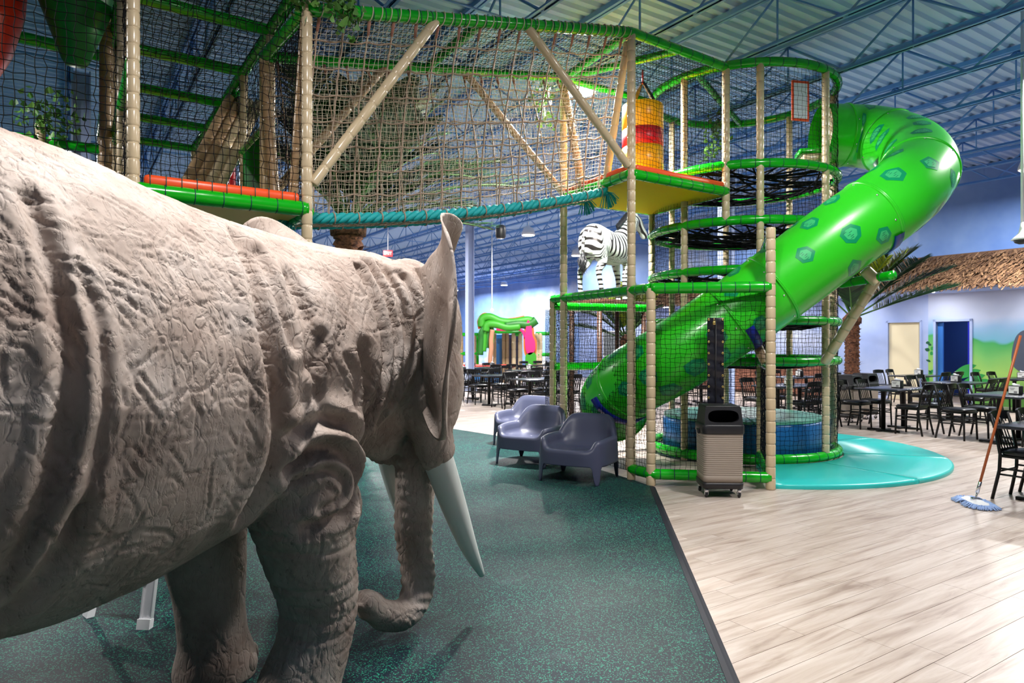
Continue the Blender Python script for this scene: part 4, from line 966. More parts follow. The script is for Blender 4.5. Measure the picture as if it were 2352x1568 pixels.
# random creases: strokes that wander over the hide
c = coords(e_me); nrm = normals(e_me)
kd = KDTree(len(c))
for i, p in enumerate(c): kd.insert(p, i)
kd.balance()
dd = np.zeros(len(c)); rr = random.Random(3)
cand = np.where((lb > -0.1) & (la > -1.5))[0]
for s_ in range(1900):
    i = int(cand[rr.randrange(len(cand))]); p = Vector(c[i]); nv = Vector(nrm[i])
    flow = Vector((0, 0, 1)) if rr.random() < 0.5 else EH.copy()
    if lz[i] > 1.75: flow = EH * 0.8 + ER * 0.5 - Vector((0, 0, 0.4))
    dirv = (flow + Vector((rr.gauss(0, .45), rr.gauss(0, .45), rr.gauss(0, .45)))); dirv = (dirv - nv * dirv.dot(nv)).normalized()
    L = rr.randint(8, 26); dep = rr.uniform(0.0025, 0.0075) * (0.6 if la[i] > 0.75 else 1); wd = rr.uniform(0.0062, 0.0095)
    seen = {}
    for k in range(L):
        taper = math.sin(PI * (k + 0.5) / L)
        for co, j, ds in kd.find_range(p, wd * 2.6):
            val = dep * taper * (math.exp(-(ds / wd) ** 2) - 0.35 * math.exp(-((ds - 1.9 * wd) / (0.7 * wd)) ** 2))
            if abs(val) > abs(seen.get(j, 0)): seen[j] = val
        q, j, ds = kd.find(p + dirv * 0.012); p = Vector(c[j]); nv = Vector(nrm[j])
        dirv = dirv + Vector((rr.gauss(0, .12), rr.gauss(0, .12), rr.gauss(0, .12))); dirv = (dirv - nv * dirv.dot(nv)).normalized()
    for j, v_ in seen.items():
        if v_ > 0: dd[j] = min(dd[j], -v_)
        elif dd[j] >= 0: dd[j] = max(dd[j], -v_)
lump = np.array([noise.noise(Vector(p) * 4.5) * 0.008 + noise.noise(Vector(p) * 13.0) * 0.0022 for p in c])
c = c + nrm * (np.clip(dd, -0.014, 0.008) + lump)[:, None]; set_coords(e_me, c)

def hide_material():
    m = nmat('elephant_hide', srgb(176, 160, 150), 0.72, spec=0.3)
    tc = nd(m, 'ShaderNodeTexCoord')
    n1 = nd(m, 'ShaderNodeTexNoise', i_Scale=3.2, i_Detail=6.0, i_Roughness=0.65); lk(m, tc, 'Object', n1, 'Vector')
    r1 = ramp(m, [(0.3, srgb(146, 127, 117)), (0.5, srgb(178, 162, 152)), (0.72, srgb(200, 188, 181))]); lk(m, n1, 'Fac', r1, 'Fac')
    # stretched cracks
    dn = nd(m, 'ShaderNodeTexNoise', i_Scale=6.0, i_Detail=3.0); lk(m, tc, 'Object', dn, 'Vector')
    mx = nd(m, 'ShaderNodeMix', data_type='VECTOR'); mx.inputs[0].default_value = 0.10
    lk(m, tc, 'Object', mx, 4); lk(m, dn, 'Color', mx, 5)
    mp = nd(m, 'ShaderNodeMapping'); mp.inputs['Scale'].default_value = (24, 24, 9); mp.inputs['Rotation'].default_value = (0.5, 0.35, 0.2); lk(m, mx, 1, mp, 'Vector')
    v1 = nd(m, 'ShaderNodeTexVoronoi', feature='DISTANCE_TO_EDGE'); v1.inputs['Scale'].default_value = 1.0; lk(m, mp, 'Vector', v1, 'Vector')
    rv = ramp(m, [(0.0, (0, 0, 0)), (0.10, (1, 1, 1))]); lk(m, v1, 'Distance', rv, 'Fac')
    n2 = nd(m, 'ShaderNodeTexNoise', i_Scale=2.3, i_Detail=2.0); lk(m, tc, 'Object', n2, 'Vector')
    rm = ramp(m, [(0.42, (0, 0, 0)), (0.62, (1, 1, 1))]); lk(m, n2, 'Fac', rm, 'Fac')
    crack = nd(m, 'ShaderNodeMix', data_type='FLOAT'); lk(m, rm, 'Color', crack, 0); crack.inputs[2].default_value = 1.0; lk(m, rv, 'Color', crack, 3)
    mp2 = nd(m, 'ShaderNodeMapping'); mp2.inputs['Scale'].default_value = (60, 60, 22); mp2.inputs['Rotation'].default_value = (0.3, 0.5, 0.9); lk(m, mx, 1, mp2, 'Vector')
    n3 = nd(m, 'ShaderNodeTexNoise', i_Scale=1.0, i_Detail=5.0, i_Roughness=0.6); lk(m, mp2, 'Vector', n3, 'Vector')
    r3 = ramp(m, [(0.30, (0, 0, 0)), (0.48, (1, 1, 1))]); lk(m, n3, 'Fac', r3, 'Fac')
    b1 = add_bump(m, crack, 0, 0.38, 0.008)
    b2 = add_bump(m, r3, 'Color', 0.42, 0.008, b1)
    # dark paint wash left in the finest scratches
    ms = nd(m, 'ShaderNodeMix', data_type='RGBA'); rw = ramp(m, [(0.22, (1, 1, 1)), (0.36, (0, 0, 0))]); lk(m, n3, 'Fac', rw, 'Fac')
    lk(m, rw, 'Color', ms, 0); lk(m, r1, 'Color', ms, 6); ms.inputs[7].default_value = (*srgb(84, 72, 66), 1)
    lk(m, ms, 2, bsdf(m), 'Base Color'); return m
M['hide'] = hide_material()
elephant = thing('elephant_statue', 'life-size wrinkled grey elephant statue with white tusks and curled trunk', 'statue', EW(-0.5, 0, 0))
part('body', e_me, 'hide', elephant)

# ---- ears: curved sheets with thickness, flaring back from the head
def ear(sgn, root_a, root_b, dirn, z0, k, fold):
    """sheet between its root line on the head and a rounded rim; dirn = (back, out)"""
    nu, nv = 26, 40
    rim_ = catmull([Vector((x, z0 + k * z, 0)) for x, z in ((0.02, 0.0), (0.15, 0.13), (0.28, 0.205), (0.40, 0.215), (0.50, 0.12), (0.53, 0.0), (0.56, -0.20), (0.55, -0.42), (0.47, -0.62), (0.34, -0.78), (0.20, -0.86), (0.10, -0.84), (0.02, -0.70))], 4)
    nv = len(rim_)
    def pt(i, j, off):
        u, v_ = i / (nu - 1), j / (nv - 1); q = rim_[j]; zr = z0 - 0.68 * k * v_
        t = q.x * u; z = zr + (q.y - zr) * u
        wav = 0.030 * math.sin(v_ * 17) * u ** 3 + 0.022 * math.sin(v_ * 8 + 0.8) * u
        roll = smoothstep(0.30, 0.12, v_) * smoothstep(0.45, 1.0, u)
        return EW(root_a - dirn[0] * t + 0.10 * roll + 0.05 * (v_ - 0.5), root_b + sgn * (dirn[1] * t + 0.05 * math.sin(u * PI) + wav + 0.05 * roll), z) + (ER * sgn * dirn[0] + EH * dirn[1]) * (off * (1 + 2.4 * float(roll)))
    rows2 = [[[pt(i, j, sd * (1 - 0.5 * i / (nu - 1))) for i in range(nu)] for j in range(nv)] for sd in (0.016, -0.016)]
    mb = MB(); A, B = rows2
    mb.grid(A); mb.grid(B)
    rim = lambda R_: [r_[0] for r_ in R_] + R_[-1][1:] + [r_[-1] for r_ in R_[::-1]][1:] + R_[0][::-1][1:-1]
    mb.grid([rim(A), rim(B)], True, True)
    bm = bmesh.new(); me = mb.mesh('ear'); bm.from_mesh(me); bmesh.ops.remove_doubles(bm, verts=bm.verts, dist=0.0006)
    bmesh.ops.recalc_face_normals(bm, faces=bm.faces); bm.to_mesh(me); bm.free()
    me.polygons.foreach_set('use_smooth', np.ones(len(me.polygons), dtype=bool))
    cc = coords(me); nn = normals(me)
    cc += nn * np.array([0.012 * noise.noise(Vector((p[0] * 8, p[1] * 8, p[2] * 4))) for p in cc])[:, None]; set_coords(me, cc)
    return part('ear', me, 'hide', elephant)
ear(1, 0.63, 0.40, (0.56, 0.83), 1.98, 1.0, 1)
ear(-1, 0.55, -0.16, (0.62, 0.79), 2.06, 1.0, 1)
def tusk(pts, r0):
    mb = MB(); cp = catmull(pts, 7); n = len(cp)
    mb.tube(cp, [r0 * (1 - (i / (n - 1)) ** 2.0 * 0.78) for i in range(n)], 20)
    return part('tusk', mb, 'ivory', elephant, label='smooth white tusk')
tusk([EW(0.78, 0.365, 1.05), EW(0.84, 0.375, 0.92), EW(0.96, 0.385, 0.66), EW(1.09, 0.385, 0.42), EW(1.24, 0.37, 0.22)], 0.086)
tusk([EW(0.84, -0.01, 1.05), EW(0.90, -0.035, 0.92), EW(1.02, -0.06, 0.66), EW(1.15, -0.07, 0.42), EW(1.30, -0.055, 0.235)], 0.084)
for sgn in (1, -1):
    mb = MB(); mb.lathe([(0.001, 0.03), (0.018, 0.026), (0.028, 0.012), (0.03, 0)], EW(0.93, 0.2 + 0.20 * sgn, 1.60), 12, rot_to(ER * sgn + EH * 0.5)); part('eye', mb, 'black', elephant)
for (a0, b0) in ((-0.07, 0.29), (-0.08, -0.27)):
    for k in range(4):
        t = math.radians(-60 + 40 * k); mb = MB()
        mb.lathe([(0.045, -0.01), (0.042, 0.004), (0.03, 0.012), (0.004, 0.016)], EW(a0 + 0.185 * math.cos(t), b0 + 0.185 * math.sin(t), 0.07), 12, rot_to(EH * math.cos(t) + ER * math.sin(t))); part('toenail', mb, 'hide', elephant)
# ------------------------------------------------------------------ dining chairs and tables
def make_chair():
    t = thing('dining_chair', 'x', 'chair', (0, 0, 0), 'black dining chairs', local=True)
    # faces +y; back at -y
    mb = MB(); rows = []
    prof = [(0.0, 0.455), (0.17, 0.455), (0.205, 0.462), (0.215, 0.478), (0.205, 0.495), (0.15, 0.51), (0.0, 0.514)]
    n = 28
    for r_, z in prof:
        row = []
        for k in range(n):
            a = 2 * PI * k / n; c_, s_ = math.cos(a), math.sin(a); e = 2 / 4.5
            row.append((r_ * math.copysign(abs(c_) ** e, c_), r_ * 0.98 * math.copysign(abs(s_) ** e, s_) + 0.01, z))
        rows.append(row)
    mb.grid(rows, True, True); part('seat', mb, 'seatvinyl', t)
    mb = MB(); mb.bbox((0, 0.01, 0.445), (0.40, 0.39, 0.025), 0.006); part('seat_frame', mb, 'blackmetal', t)
    def bar(pts, r_, nm='leg', flat=None, n=6): mb = MB(); mb.tube(pts, r_, n, flat=flat, up=(0, 1, 0)); return part(nm, mb, 'blackmetal', t)
    for s_ in (-1, 1):
        bar([(s_ * 0.18, 0.18, 0.45), (s_ * 0.19, 0.195, 0.0)], 0.017, n=4)
        bar([(s_ * 0.20, -0.25, 0.0), (s_ * 0.19, -0.19, 0.30), (s_ * 0.185, -0.185, 0.46), (s_ * 0.185, -0.225, 0.70), (s_ * 0.185, -0.275, 0.86)], 0.016, n=6)
        bar([(s_ * 0.187, 0.19, 0.26), (s_ * 0.192, -0.195, 0.26)], 0.010, 'stretcher')
        bar([(s_ * 0.187, 0.19, 0.32), (s_ * 0.19, -0.19, 0.32)], 0.010, 'stretcher')
    bar([(-0.187, 0.188, 0.30), (0.187, 0.188, 0.30)], 0.010, 'stretcher'); bar([(-0.19, -0.19, 0.29), (0.19, -0.19, 0.29)], 0.010, 'stretcher')
    mb = MB(); rows = []
    for i in range(11):
        x = -0.20 + 0.40 * i / 10; y = -0.275 - 0.035 * (1 - (x / 0.20) ** 2); rows.append([(x, y - 0.011, 0.79), (x, y - 0.016, 0.865 + 0.012 * (1 - (x / .2) ** 2)), (x, y + 0.006, 0.87 + 0.012 * (1 - (x / .2) ** 2)), (x, y + 0.012, 0.79)])
    mb.grid(rows, False, True); mb.f += [(3, 2, 1, 0), (40, 41, 42, 43)]; mb.sm += [False] * 2; mb.mi += [0] * 2; part('top_rail', mb, 'blackmetal', t)
    mb = MB(); mb.box((0, -0.19, 0.50), (0.36, 0.02, 0.03)); part('lower_rail', mb, 'blackmetal', t)
    for k in range(5):
        x = -0.115 + 0.0575 * k; mb = MB(); mb.tube([(x, -0.19, 0.50), (x, -0.245, 0.68), (x, -0.295, 0.81)], 0.013, 4, flat=0.5, up=(0, 1, 0)); part('slat', mb, 'blackmetal', t)
    return t
def make_table():
    t = thing('dining_table', 'x', 'table', (0, 0, 0), 'dark dining tables', local=True)
    mb = MB(); mb.bbox((0, 0, 0.745), (0.78, 1.22, 0.032), 0.006); part('table_top', mb, 'tabletop', t)
    for s_ in (-1, 1):
        mb = MB(); mb.lathe([(0.038, 0.03), (0.038, 0.70), (0.09, 0.715), (0.09, 0.73)], (0, 0.34 * s_, 0), 14); part('pedestal', mb, 'blackmetal', t)
        mb = MB(); mb.bbox((0, 0.34 * s_, 0.022), (0.56, 0.075, 0.028), 0.008); mb.bbox((0, 0.34 * s_, 0.025), (0.075, 0.40, 0.028), 0.008)
        for q in (-1, 1): mb.lathe([(0.03, 0), (0.03, 0.014)], (0.26 * q, 0.34 * s_, 0), 10)
        part('base', mb, 'blackmetal', t)
    return t
def make_holder():
    t = thing('napkin_holder', 'x', 'napkin holder', (0, 0, 0), 'napkin holders on the tables', local=True)
    mb = MB(); mb.bbox((0, 0, 0.07), (0.10, 0.18, 0.14), 0.014); part('case', mb, 'black', t)
    for s_ in (-1, 1):
        mb = MB(); mb.box((0.0515 * s_, 0, 0.072), (0.003, 0.15, 0.108)); fc = part('face_card', mb, 'white_paper', t)
        mb = MB()
        for k in range(3): mb.box((0.0535 * s_, 0.02, 0.104 - 0.014 * k), (0.001, 0.08 - 0.016 * k, 0.006))
        mb.box((0.0535 * s_, -0.03, 0.04), (0.001, 0.05, 0.03)); part('print', mb, nmat('grey_print', srgb(130, 128, 132), 0.6) if 'grey_print' not in bpy.data.materials else bpy.data.materials['grey_print'], fc)
    mb = MB(); mb.box((0, 0, 0.1405), (0.05, 0.10, 0.004)); part('slot', mb, 'chrome', t)
    mb = MB()
    for k in range(3): mb.box((0.0, -0.01 + 0.012 * k, 0.152), (0.07 - .01 * k, 0.06, 0.02), Matrix.Rotation(0.3 * k, 3, 'X'))
    part('napkin', mb, 'white', t)
    return t
CH, TB, NH = make_chair(), make_table(), make_holder()
first = {'c': True, 't': True, 'n': True}
def put(proto, key, loc, rz, label, cat_group=None, kids=True):
    if first[key]:
        first[key] = False; o = proto; o.location = loc; o.rotation_euler = (0, 0, rz); o['label'] = label
    else: o = dup(proto, loc, rz, label)
    return o
TDEF = [  # column, depth, where, which seats (side, end), holder
    (2052, 12.4, 'by the palm planter', 'abcd', 1), (2196, 14.1, 'before the blue door', 'abcd', 1), (2318, 10.9, 'behind the leaning mop', 'abc', 1), (2443, 6.88, 'at the right edge', 'ab', 0),
    (2105, 17.0, 'before the cream door', 'abcd', 1), (2345, 15.6, 'before the green mural', 'abc', 1),
    (1812, 13.2, 'behind the blue drum', 'abcd', 1), (1832, 16.4, 'beyond the round tower', 'abcd', 1), (1590, 17.6, 'behind the zip strip', 'abc', 1),
    (1245, 15.5, 'beside the net cage', 'abcd', 0), (1150, 17.2, 'behind the slate armchairs', 'abcd', 0), (1062, 18.8, 'beside the elephant face', 'abcd', 1), (1215, 20.2, 'before the pink arch leg', 'abcd', 1), (1128, 22.4, 'next to the pale blue column', 'abcd', 1), (1250, 24.6, 'farthest behind the cage', 'abcd', 1)]
SEAT = {'a': (-1, -1), 'b': (-1, 1), 'c': (1, -1), 'd': (1, 1)}; SNAME = {'a': 'left corner', 'b': 'far corner', 'c': 'near corner', 'd': 'right corner'}
rj = random.Random(12)
for (x, Y, where, seats, hold) in TDEF:
    c0 = GX(x, Y); put(TB, 't', c0, ANG - PI / 2, 'dark rectangular dining table ' + where)
    for q in seats:
        a_, b_ = SEAT[q]; off = U * (-a_ * (0.50 + rj.uniform(-.04, .1) if x < 2400 else 0.17)) + V * (b_ * (0.31 + rj.uniform(-.03, .03)))
        put(CH, 'c', c0 + off, ANG + (PI if a_ < 0 else 0) + rj.uniform(-.09, .09), 'black slat-back chair at the %s of the table %s' % (SNAME[q], where))
    if hold: put(NH, 'n', c0 + Vector((0, 0, 0.7612)) + U * rj.uniform(-.1, .1), ANG + rj.uniform(-.3, .3), 'black napkin holder with white card on the table ' + where)
# ------------------------------------------------------------------ slate plastic tub armchairs
def make_lounge():
    t = thing('tub_armchair', 'x', 'armchair', (0, 0, 0), 'slate plastic tub armchairs', local=True)
    n = 96; W2, D2 = 0.385, 0.365; rows = [[] for _ in range(15)]
    def sq(th, e): c_, s_ = math.cos(th), math.sin(th); return math.copysign(abs(c_) ** e, c_), math.copysign(abs(s_) ** e, s_)
    for k in range(n):
        th = 2 * PI * k / n; cx, sy = sq(th, 0.52)
        # rim height: back (sy<0) high, arms level, front dips to the seat edge
        front = float(smoothstep(0.55, 0.96, math.sin(th))) * float(smoothstep(0.86, 0.6, abs(math.cos(th))))
        arm = 0.50 - 0.03 * max(0, math.sin(th)); back = float(smoothstep(-0.40, -1.0, math.sin(th))); hz = arm + back * 0.215
        hz = hz * (1 - front) + 0.372 * front
        lean = 0.07 * back
        corner = abs(math.sin(2 * th)) ** 6
        legs = math.exp(-((abs((th % (PI / 2)) - PI / 4)) / 0.17) ** 4)
        zb = 0.215 * (1 - legs) - 0.0
        flare = lambda z: 1.0 + 0.12 * (0.5 - z) * 1.0
        o_ = lambda z, ins=0.0: (cx * (W2 - ins) * flare(z), sy * (D2 - ins) * flare(z) - lean * max(0, (z - 0.4) / 0.3), z)
        seat_in = 0.075
        ring_ = [(0.002 * cx, 0.002 * sy, 0.335), (cx * 0.12, sy * 0.12, 0.335), (cx * 0.20, sy * 0.2, 0.338), (cx * 0.255, sy * 0.25 + (0.035 if front > .5 else 0), 0.350 + 0.006 * front)]
        hi = hz - 0.36
        for q in (0.18, 0.5, 0.85): ring_.append(o_(0.36 + hi * q * 0.92 if front < 0.98 else 0.362, seat_in * (1.0 - 0.55 * q)))
        ring_.append(o_(hz - 0.006, 0.030)); ring_.append(o_(hz, 0.014)); ring_.append(o_(hz - 0.008, 0.002)); ring_.append(o_(hz - 0.03, 0.0))
        for q in (0.35, 0.7, 0.93, 1.0): z = (hz - 0.03) + (zb - (hz - 0.03)) * q; ring_.append(o_(z))
        for i, p in enumerate(ring_): rows[i].append(p)
    mb = MB(); mb.grid(rows, True, True); me = mb.mesh('shell'); o = part('shell', me, 'loungegrey', t)
    sm = o.modifiers.new('s', 'SOLIDIFY'); sm.thickness = 0.016; sm.offset = -1
    dg = bpy.context.evaluated_depsgraph_get(); dg.update(); me2 = bpy.data.meshes.new_from_object(o.evaluated_get(dg)); o.modifiers.clear(); o.data = me2
    me2.polygons.foreach_set('use_smooth', np.ones(len(me2.polygons), dtype=bool))
    return t
LG = make_lounge()
LG.location = G(1330, 1100); LG.rotation_euler = (0, 0, PI + math.radians(-28)); LG['label'] = 'slate plastic tub armchair nearest the net cage corner post'
dup(LG, G(1222, 1062), PI + math.radians(-30), 'slate plastic tub armchair in the middle of the row of three')
dup(LG, G(1203, 1020), PI + math.radians(-30), 'slate plastic tub armchair mostly hidden at the back of the row')

# ------------------------------------------------------------------ waste bins on castors
def make_bin():
    t = thing('waste_bin', 'x', 'waste bin', (0, 0, 0), 'taupe waste bins on castors', local=True)
    def rr(w_, d_, r_, n=6):
        pts = []
        for cx, cy, a0 in ((w_ / 2 - r_, d_ / 2 - r_, 0), (-w_ / 2 + r_, d_ / 2 - r_, 90), (-w_ / 2 + r_, -d_ / 2 + r_, 180), (w_ / 2 - r_, -d_ / 2 + r_, 270)):
            for k in range(n + 1): a = math.radians(a0 + 90 * k / n); pts.append((cx + r_ * math.cos(a), cy + r_ * math.sin(a)))
        return pts
    def shell(mb, levels, r_=0.05, cap=(True, True)):
        rows = [[(x, y, z) for x, y in rr(w_, d_, r_)] for w_, d_, z in levels]; mb.grid(rows, True, True); n = len(rows[0]); m = len(mb.v)
        if cap[0]: mb.f.append(tuple(range(m - n * len(rows), m - n * len(rows) + n))[::-1]); mb.sm.append(False); mb.mi.append(0)
        if cap[1]: mb.f.append(tuple(range(m - n, m))); mb.sm.append(False); mb.mi.append(0)
    mb = MB(); shell(mb, [(0.425, 0.40, 0.10), (0.435, 0.41, 0.14), (0.435, 0.41, 0.165)], 0.05); part('base', mb, 'black', t)
    mb = MB(); lv = [(0.42, 0.395, 0.165)]
    for k in range(19):
        z = 0.24 + 0.0225 * k; w_ = 0.42 + 0.02 * (z - 0.165); lv += [(w_, w_ - 0.025, z), (w_ - 0.004, w_ - 0.029, z + 0.002), (w_ - 0.004, w_ - 0.029, z + 0.005), (w_, w_ - 0.025, z + 0.007)]
    lv.append((0.432, 0.407, 0.70)); shell(mb, lv, 0.05); part('body', mb, 'taupe', t)
    mb = MB(); shell(mb, [(0.445, 0.42, 0.69), (0.452, 0.427, 0.70), (0.452, 0.427, 0.775), (0.44, 0.415, 0.79)], 0.055); part('collar', mb, 'black', t)
    # hood with oval mouths front and back
    mb = MB(); w0, w1, z0, z1 = 0.41, 0.375, 0.785, 0.975; d0, d1 = 0.40, 0.34; rows = []
    nO = 40; out = []; inn = []
    for k in range(nO):
        a = 2 * PI * k / nO; e = 0.5; c_, s_ = math.cos(a), math.sin(a); cx = math.copysign(abs(c_) ** e, c_); sy = math.copysign(abs(s_) ** 0.9, s_)
        X = max(-1, min(1, c_ * 1.6)); Z = max(-1, min(1, s_ * 1.6)); out.append((X, Z)); inn.append((math.copysign(abs(c_) ** 0.55, c_) * 0.83, math.copysign(abs(s_) ** 0.8, s_) * 0.70 - 0.02))
    zc = (z0 + z1) / 2; hh = (z1 - z0) / 2
    def fp(X, Z, inset=0.0, sg=1): t_ = (Z + 1) / 2; w_ = (w0 + (w1 - w0) * t_) / 2; d_ = (d0 + (d1 - d0) * t_) / 2 - inset; return (X * w_, -sg * d_, zc + Z * hh)
    mb.grid([[fp(-1, -1, 0, -1), fp(1, -1, 0, -1)], [fp(-1, 1, 0, -1), fp(1, 1, 0, -1)]], False)
    for sg in (1,): mb.grid([[fp(X, Z, 0, sg) for X, Z in out], [fp(X, Z, 0, sg) for X, Z in inn], [fp(X, Z, 0.05, sg) for X, Z in inn]], False, True)
    for sg in (1, -1): mb.grid([[fp(sg, -1, 0, 1), fp(sg, 1, 0, 1)], [fp(sg, -1, 0, -1), fp(sg, 1, 0, -1)]], False)
    mb.grid([[fp(-1, 1, 0, 1), fp(1, 1, 0, 1)], [fp(-1, 1, 0, -1), fp(1, 1, 0, -1)]], False); mb.bbox((0, 0, 0.98), (0.37, 0.335, 0.018), 0.008); part('hood', mb, 'black', t)
    for sx in (-1, 1):
        for sy in (-1, 1):
            mb = MB(); p = Vector((sx * 0.175, sy * 0.16, 0)); mb.lathe([(0.02, 0.06), (0.022, 0.10)], p, 8); mb.box(p + Vector((-0.018, 0.012, 0.055)), (0.004, 0.035, 0.05)); mb.box(p + Vector((0.018, 0.012, 0.055)), (0.004, 0.035, 0.05)); cs = part('castor', mb, 'chrome', t)
            mb = MB(); mb.lathe([(0.012, -0.013), (0.033, -0.012), (0.036, 0.0), (0.033, 0.012), (0.012, 0.013)], p + Vector((0, 0.016, 0.036)), 16, rot_to((1, 0, 0))); part('wheel', mb, 'black', cs)
    mb = MB()
    for sx in (-1, 1): mb.bbox((sx * 0.232, 0, 0.70), (0.02, 0.10, 0.05), 0.006)
    part('hinge', mb, 'black', t)
    return t
BN = make_bin(); BN.location = G(1652, 1135); BN.rotation_euler = (0, 0, math.radians(-3)); BN.scale = (0.95, 0.95, 0.95); BN['label'] = 'taupe ribbed waste bin with black hood before the net cage'
dup(BN, GX(1951, 13.6), ANG, 'taupe waste bin nearer the palm trunk at the tower edge'); dup(BN, GX(1986, 14.2), ANG, 'taupe waste bin behind the table with the palm')

# ------------------------------------------------------------------ dust mop leaning on the near table
mh = G(2240, 1158); mop = thing('dust_mop', 'dust mop with orange wooden handle leaning on the right table', 'mop', mh)
hd = (P(2344, 770, 6.55) - at_z(mh, 0.12)); top = at_z(mh, 0.12) + hd
mb = MB(); mb.tube([at_z(mh, 0.05) + hd * 0.10, top], 0.0125, 10); part('handle', mb, 'mopwood', mop)
mb = MB(); mb.tube([at_z(mh, 0.05) + hd * 0.04, at_z(mh, 0.05) + hd * 0.115], 0.016, 10); mb.tube([at_z(mh, 0.04), at_z(mh, 0.05) + hd * 0.045], 0.008, 8); part('ferrule', mb, 'chrome', mop)
mb = MB(); mb.bbox(at_z(mh, 0.055), (0.07, 0.05, 0.03), 0.008); part('clip', mb, 'chrome', mop)
ax = (G(2275, 1172) - G(2205, 1138)).normalized(); ay = Vector((-ax.y, ax.x, 0)); mb = MB(); rows = []
for i in range(13):
    x = -0.20 + 0.40 * i / 12; k = math.sqrt(max(0.02, 1 - (x / 0.205) ** 6)); rows.append([at_z(mh, 0) + ax * x + ay * (y * 0.075 * k) + Vector((0, 0, 0.05 * (1 - 0.35 * abs(y) ** 2) * k + 0.006 * math.sin(i * 2 + y * 3))) for y in (-1, -0.5, 0, 0.5, 1)])
mb.grid(rows); part('pad_cover', mb, 'white', mop)
mb = MB(); rm = random.Random(6)
for k in range(420):
    a = rm.uniform(0, 2 * PI); e = 0.6; cx, sy = math.copysign(abs(math.cos(a)) ** e, math.cos(a)) * 0.19, math.copysign(abs(math.sin(a)) ** e, math.sin(a)) * 0.07
    p = at_z(mh, 0.028) + ax * cx + ay * sy; d_ = (ax * cx * 0.6 + ay * sy * 2.2 + Vector((rm.gauss(0, .06), rm.gauss(0, .06), 0))).normalized(); l_ = rm.uniform(0.05, 0.10)
    mb.tube([p, p + d_ * l_ * 0.5 + Vector((0, 0, rm.uniform(-.005, .012))), p + d_ * l_ + Vector((0, 0, -0.02))], 0.0048, 4)
part('yarn_fringe', mb, 'mopblue', mop, kind='stuff')

# ------------------------------------------------------------------ aluminium step ladder behind the elephant
lf = G(333, 1446); lad = thing('step_ladder', 'silver aluminium step ladder standing behind the elephant belly', 'ladder', lf)
lx = Vector((-0.92, 0.38, 0)).normalized(); ly = Vector((0.38, 0.92, 0)).normalized(); HL = 1.25
for s_ in (0, 1):
    for q in (0, 1):
        b_ = lf + lx * (0.45 * s_) + ly * (0.62 * q); tpt = lf + lx * (0.09 + 0.27 * s_) + ly * (0.26 + 0.10 * q) + Vector((0, 0, HL))
        mb = MB(); d_ = (tpt - b_); R3 = rot_to(d_); w_ = 0.062 if q == 0 else 0.04
        for x in (-1, 1): mb.box((b_ + tpt) / 2 + R3 @ Vector((x * w_ / 2, 0, 0)), (0.006, 0.028, d_.length), R3)
        mb.box((b_ + tpt) / 2, (w_, 0.006, d_.length), R3)
        for x in (-0.3, 0, 0.3): mb.box((b_ + tpt) / 2 + R3 @ Vector((x * w_, -0.004, 0)), (0.004, 0.006, d_.length), R3)
        lg = part('side_rail', mb, 'alu', lad)
        mb = MB(); mb.box(b_ + Vector((0, 0, 0.03)), (w_ + 0.012, 0.04, 0.06), R3); part('foot', mb, 'white', lg)
for k in range(4):
    z = 0.28 + 0.27 * k; t_ = z / HL; a_ = lf.lerp(lf + lx * 0.09 + ly * 0.26, t_); b_ = (lf + lx * 0.45).lerp(lf + lx * 0.36 + ly * 0.26, t_); mb = MB(); mb.box(at_z((a_ + b_) / 2, z), ((b_ - a_).length, 0.08, 0.025), Matrix.Rotation(math.atan2(lx.y, lx.x), 3, 'Z')); part('tread', mb, 'alu', lad)
mb = MB(); mb.tube([lf + Vector((0, 0, .33)) + ly * .05, lf + ly * 0.55 + Vector((0, 0, 0.20))], 0.012, 6); part('spreader', mb, 'alu', lad)
mb = MB(); mb.bbox(lf + lx * 0.22 + ly * 0.31 + Vector((0, 0, HL + 0.015)), (0.38, 0.2, 0.03), 0.008, Matrix.Rotation(math.atan2(lx.y, lx.x), 3, 'Z')); part('top_cap', mb, 'alu', lad)
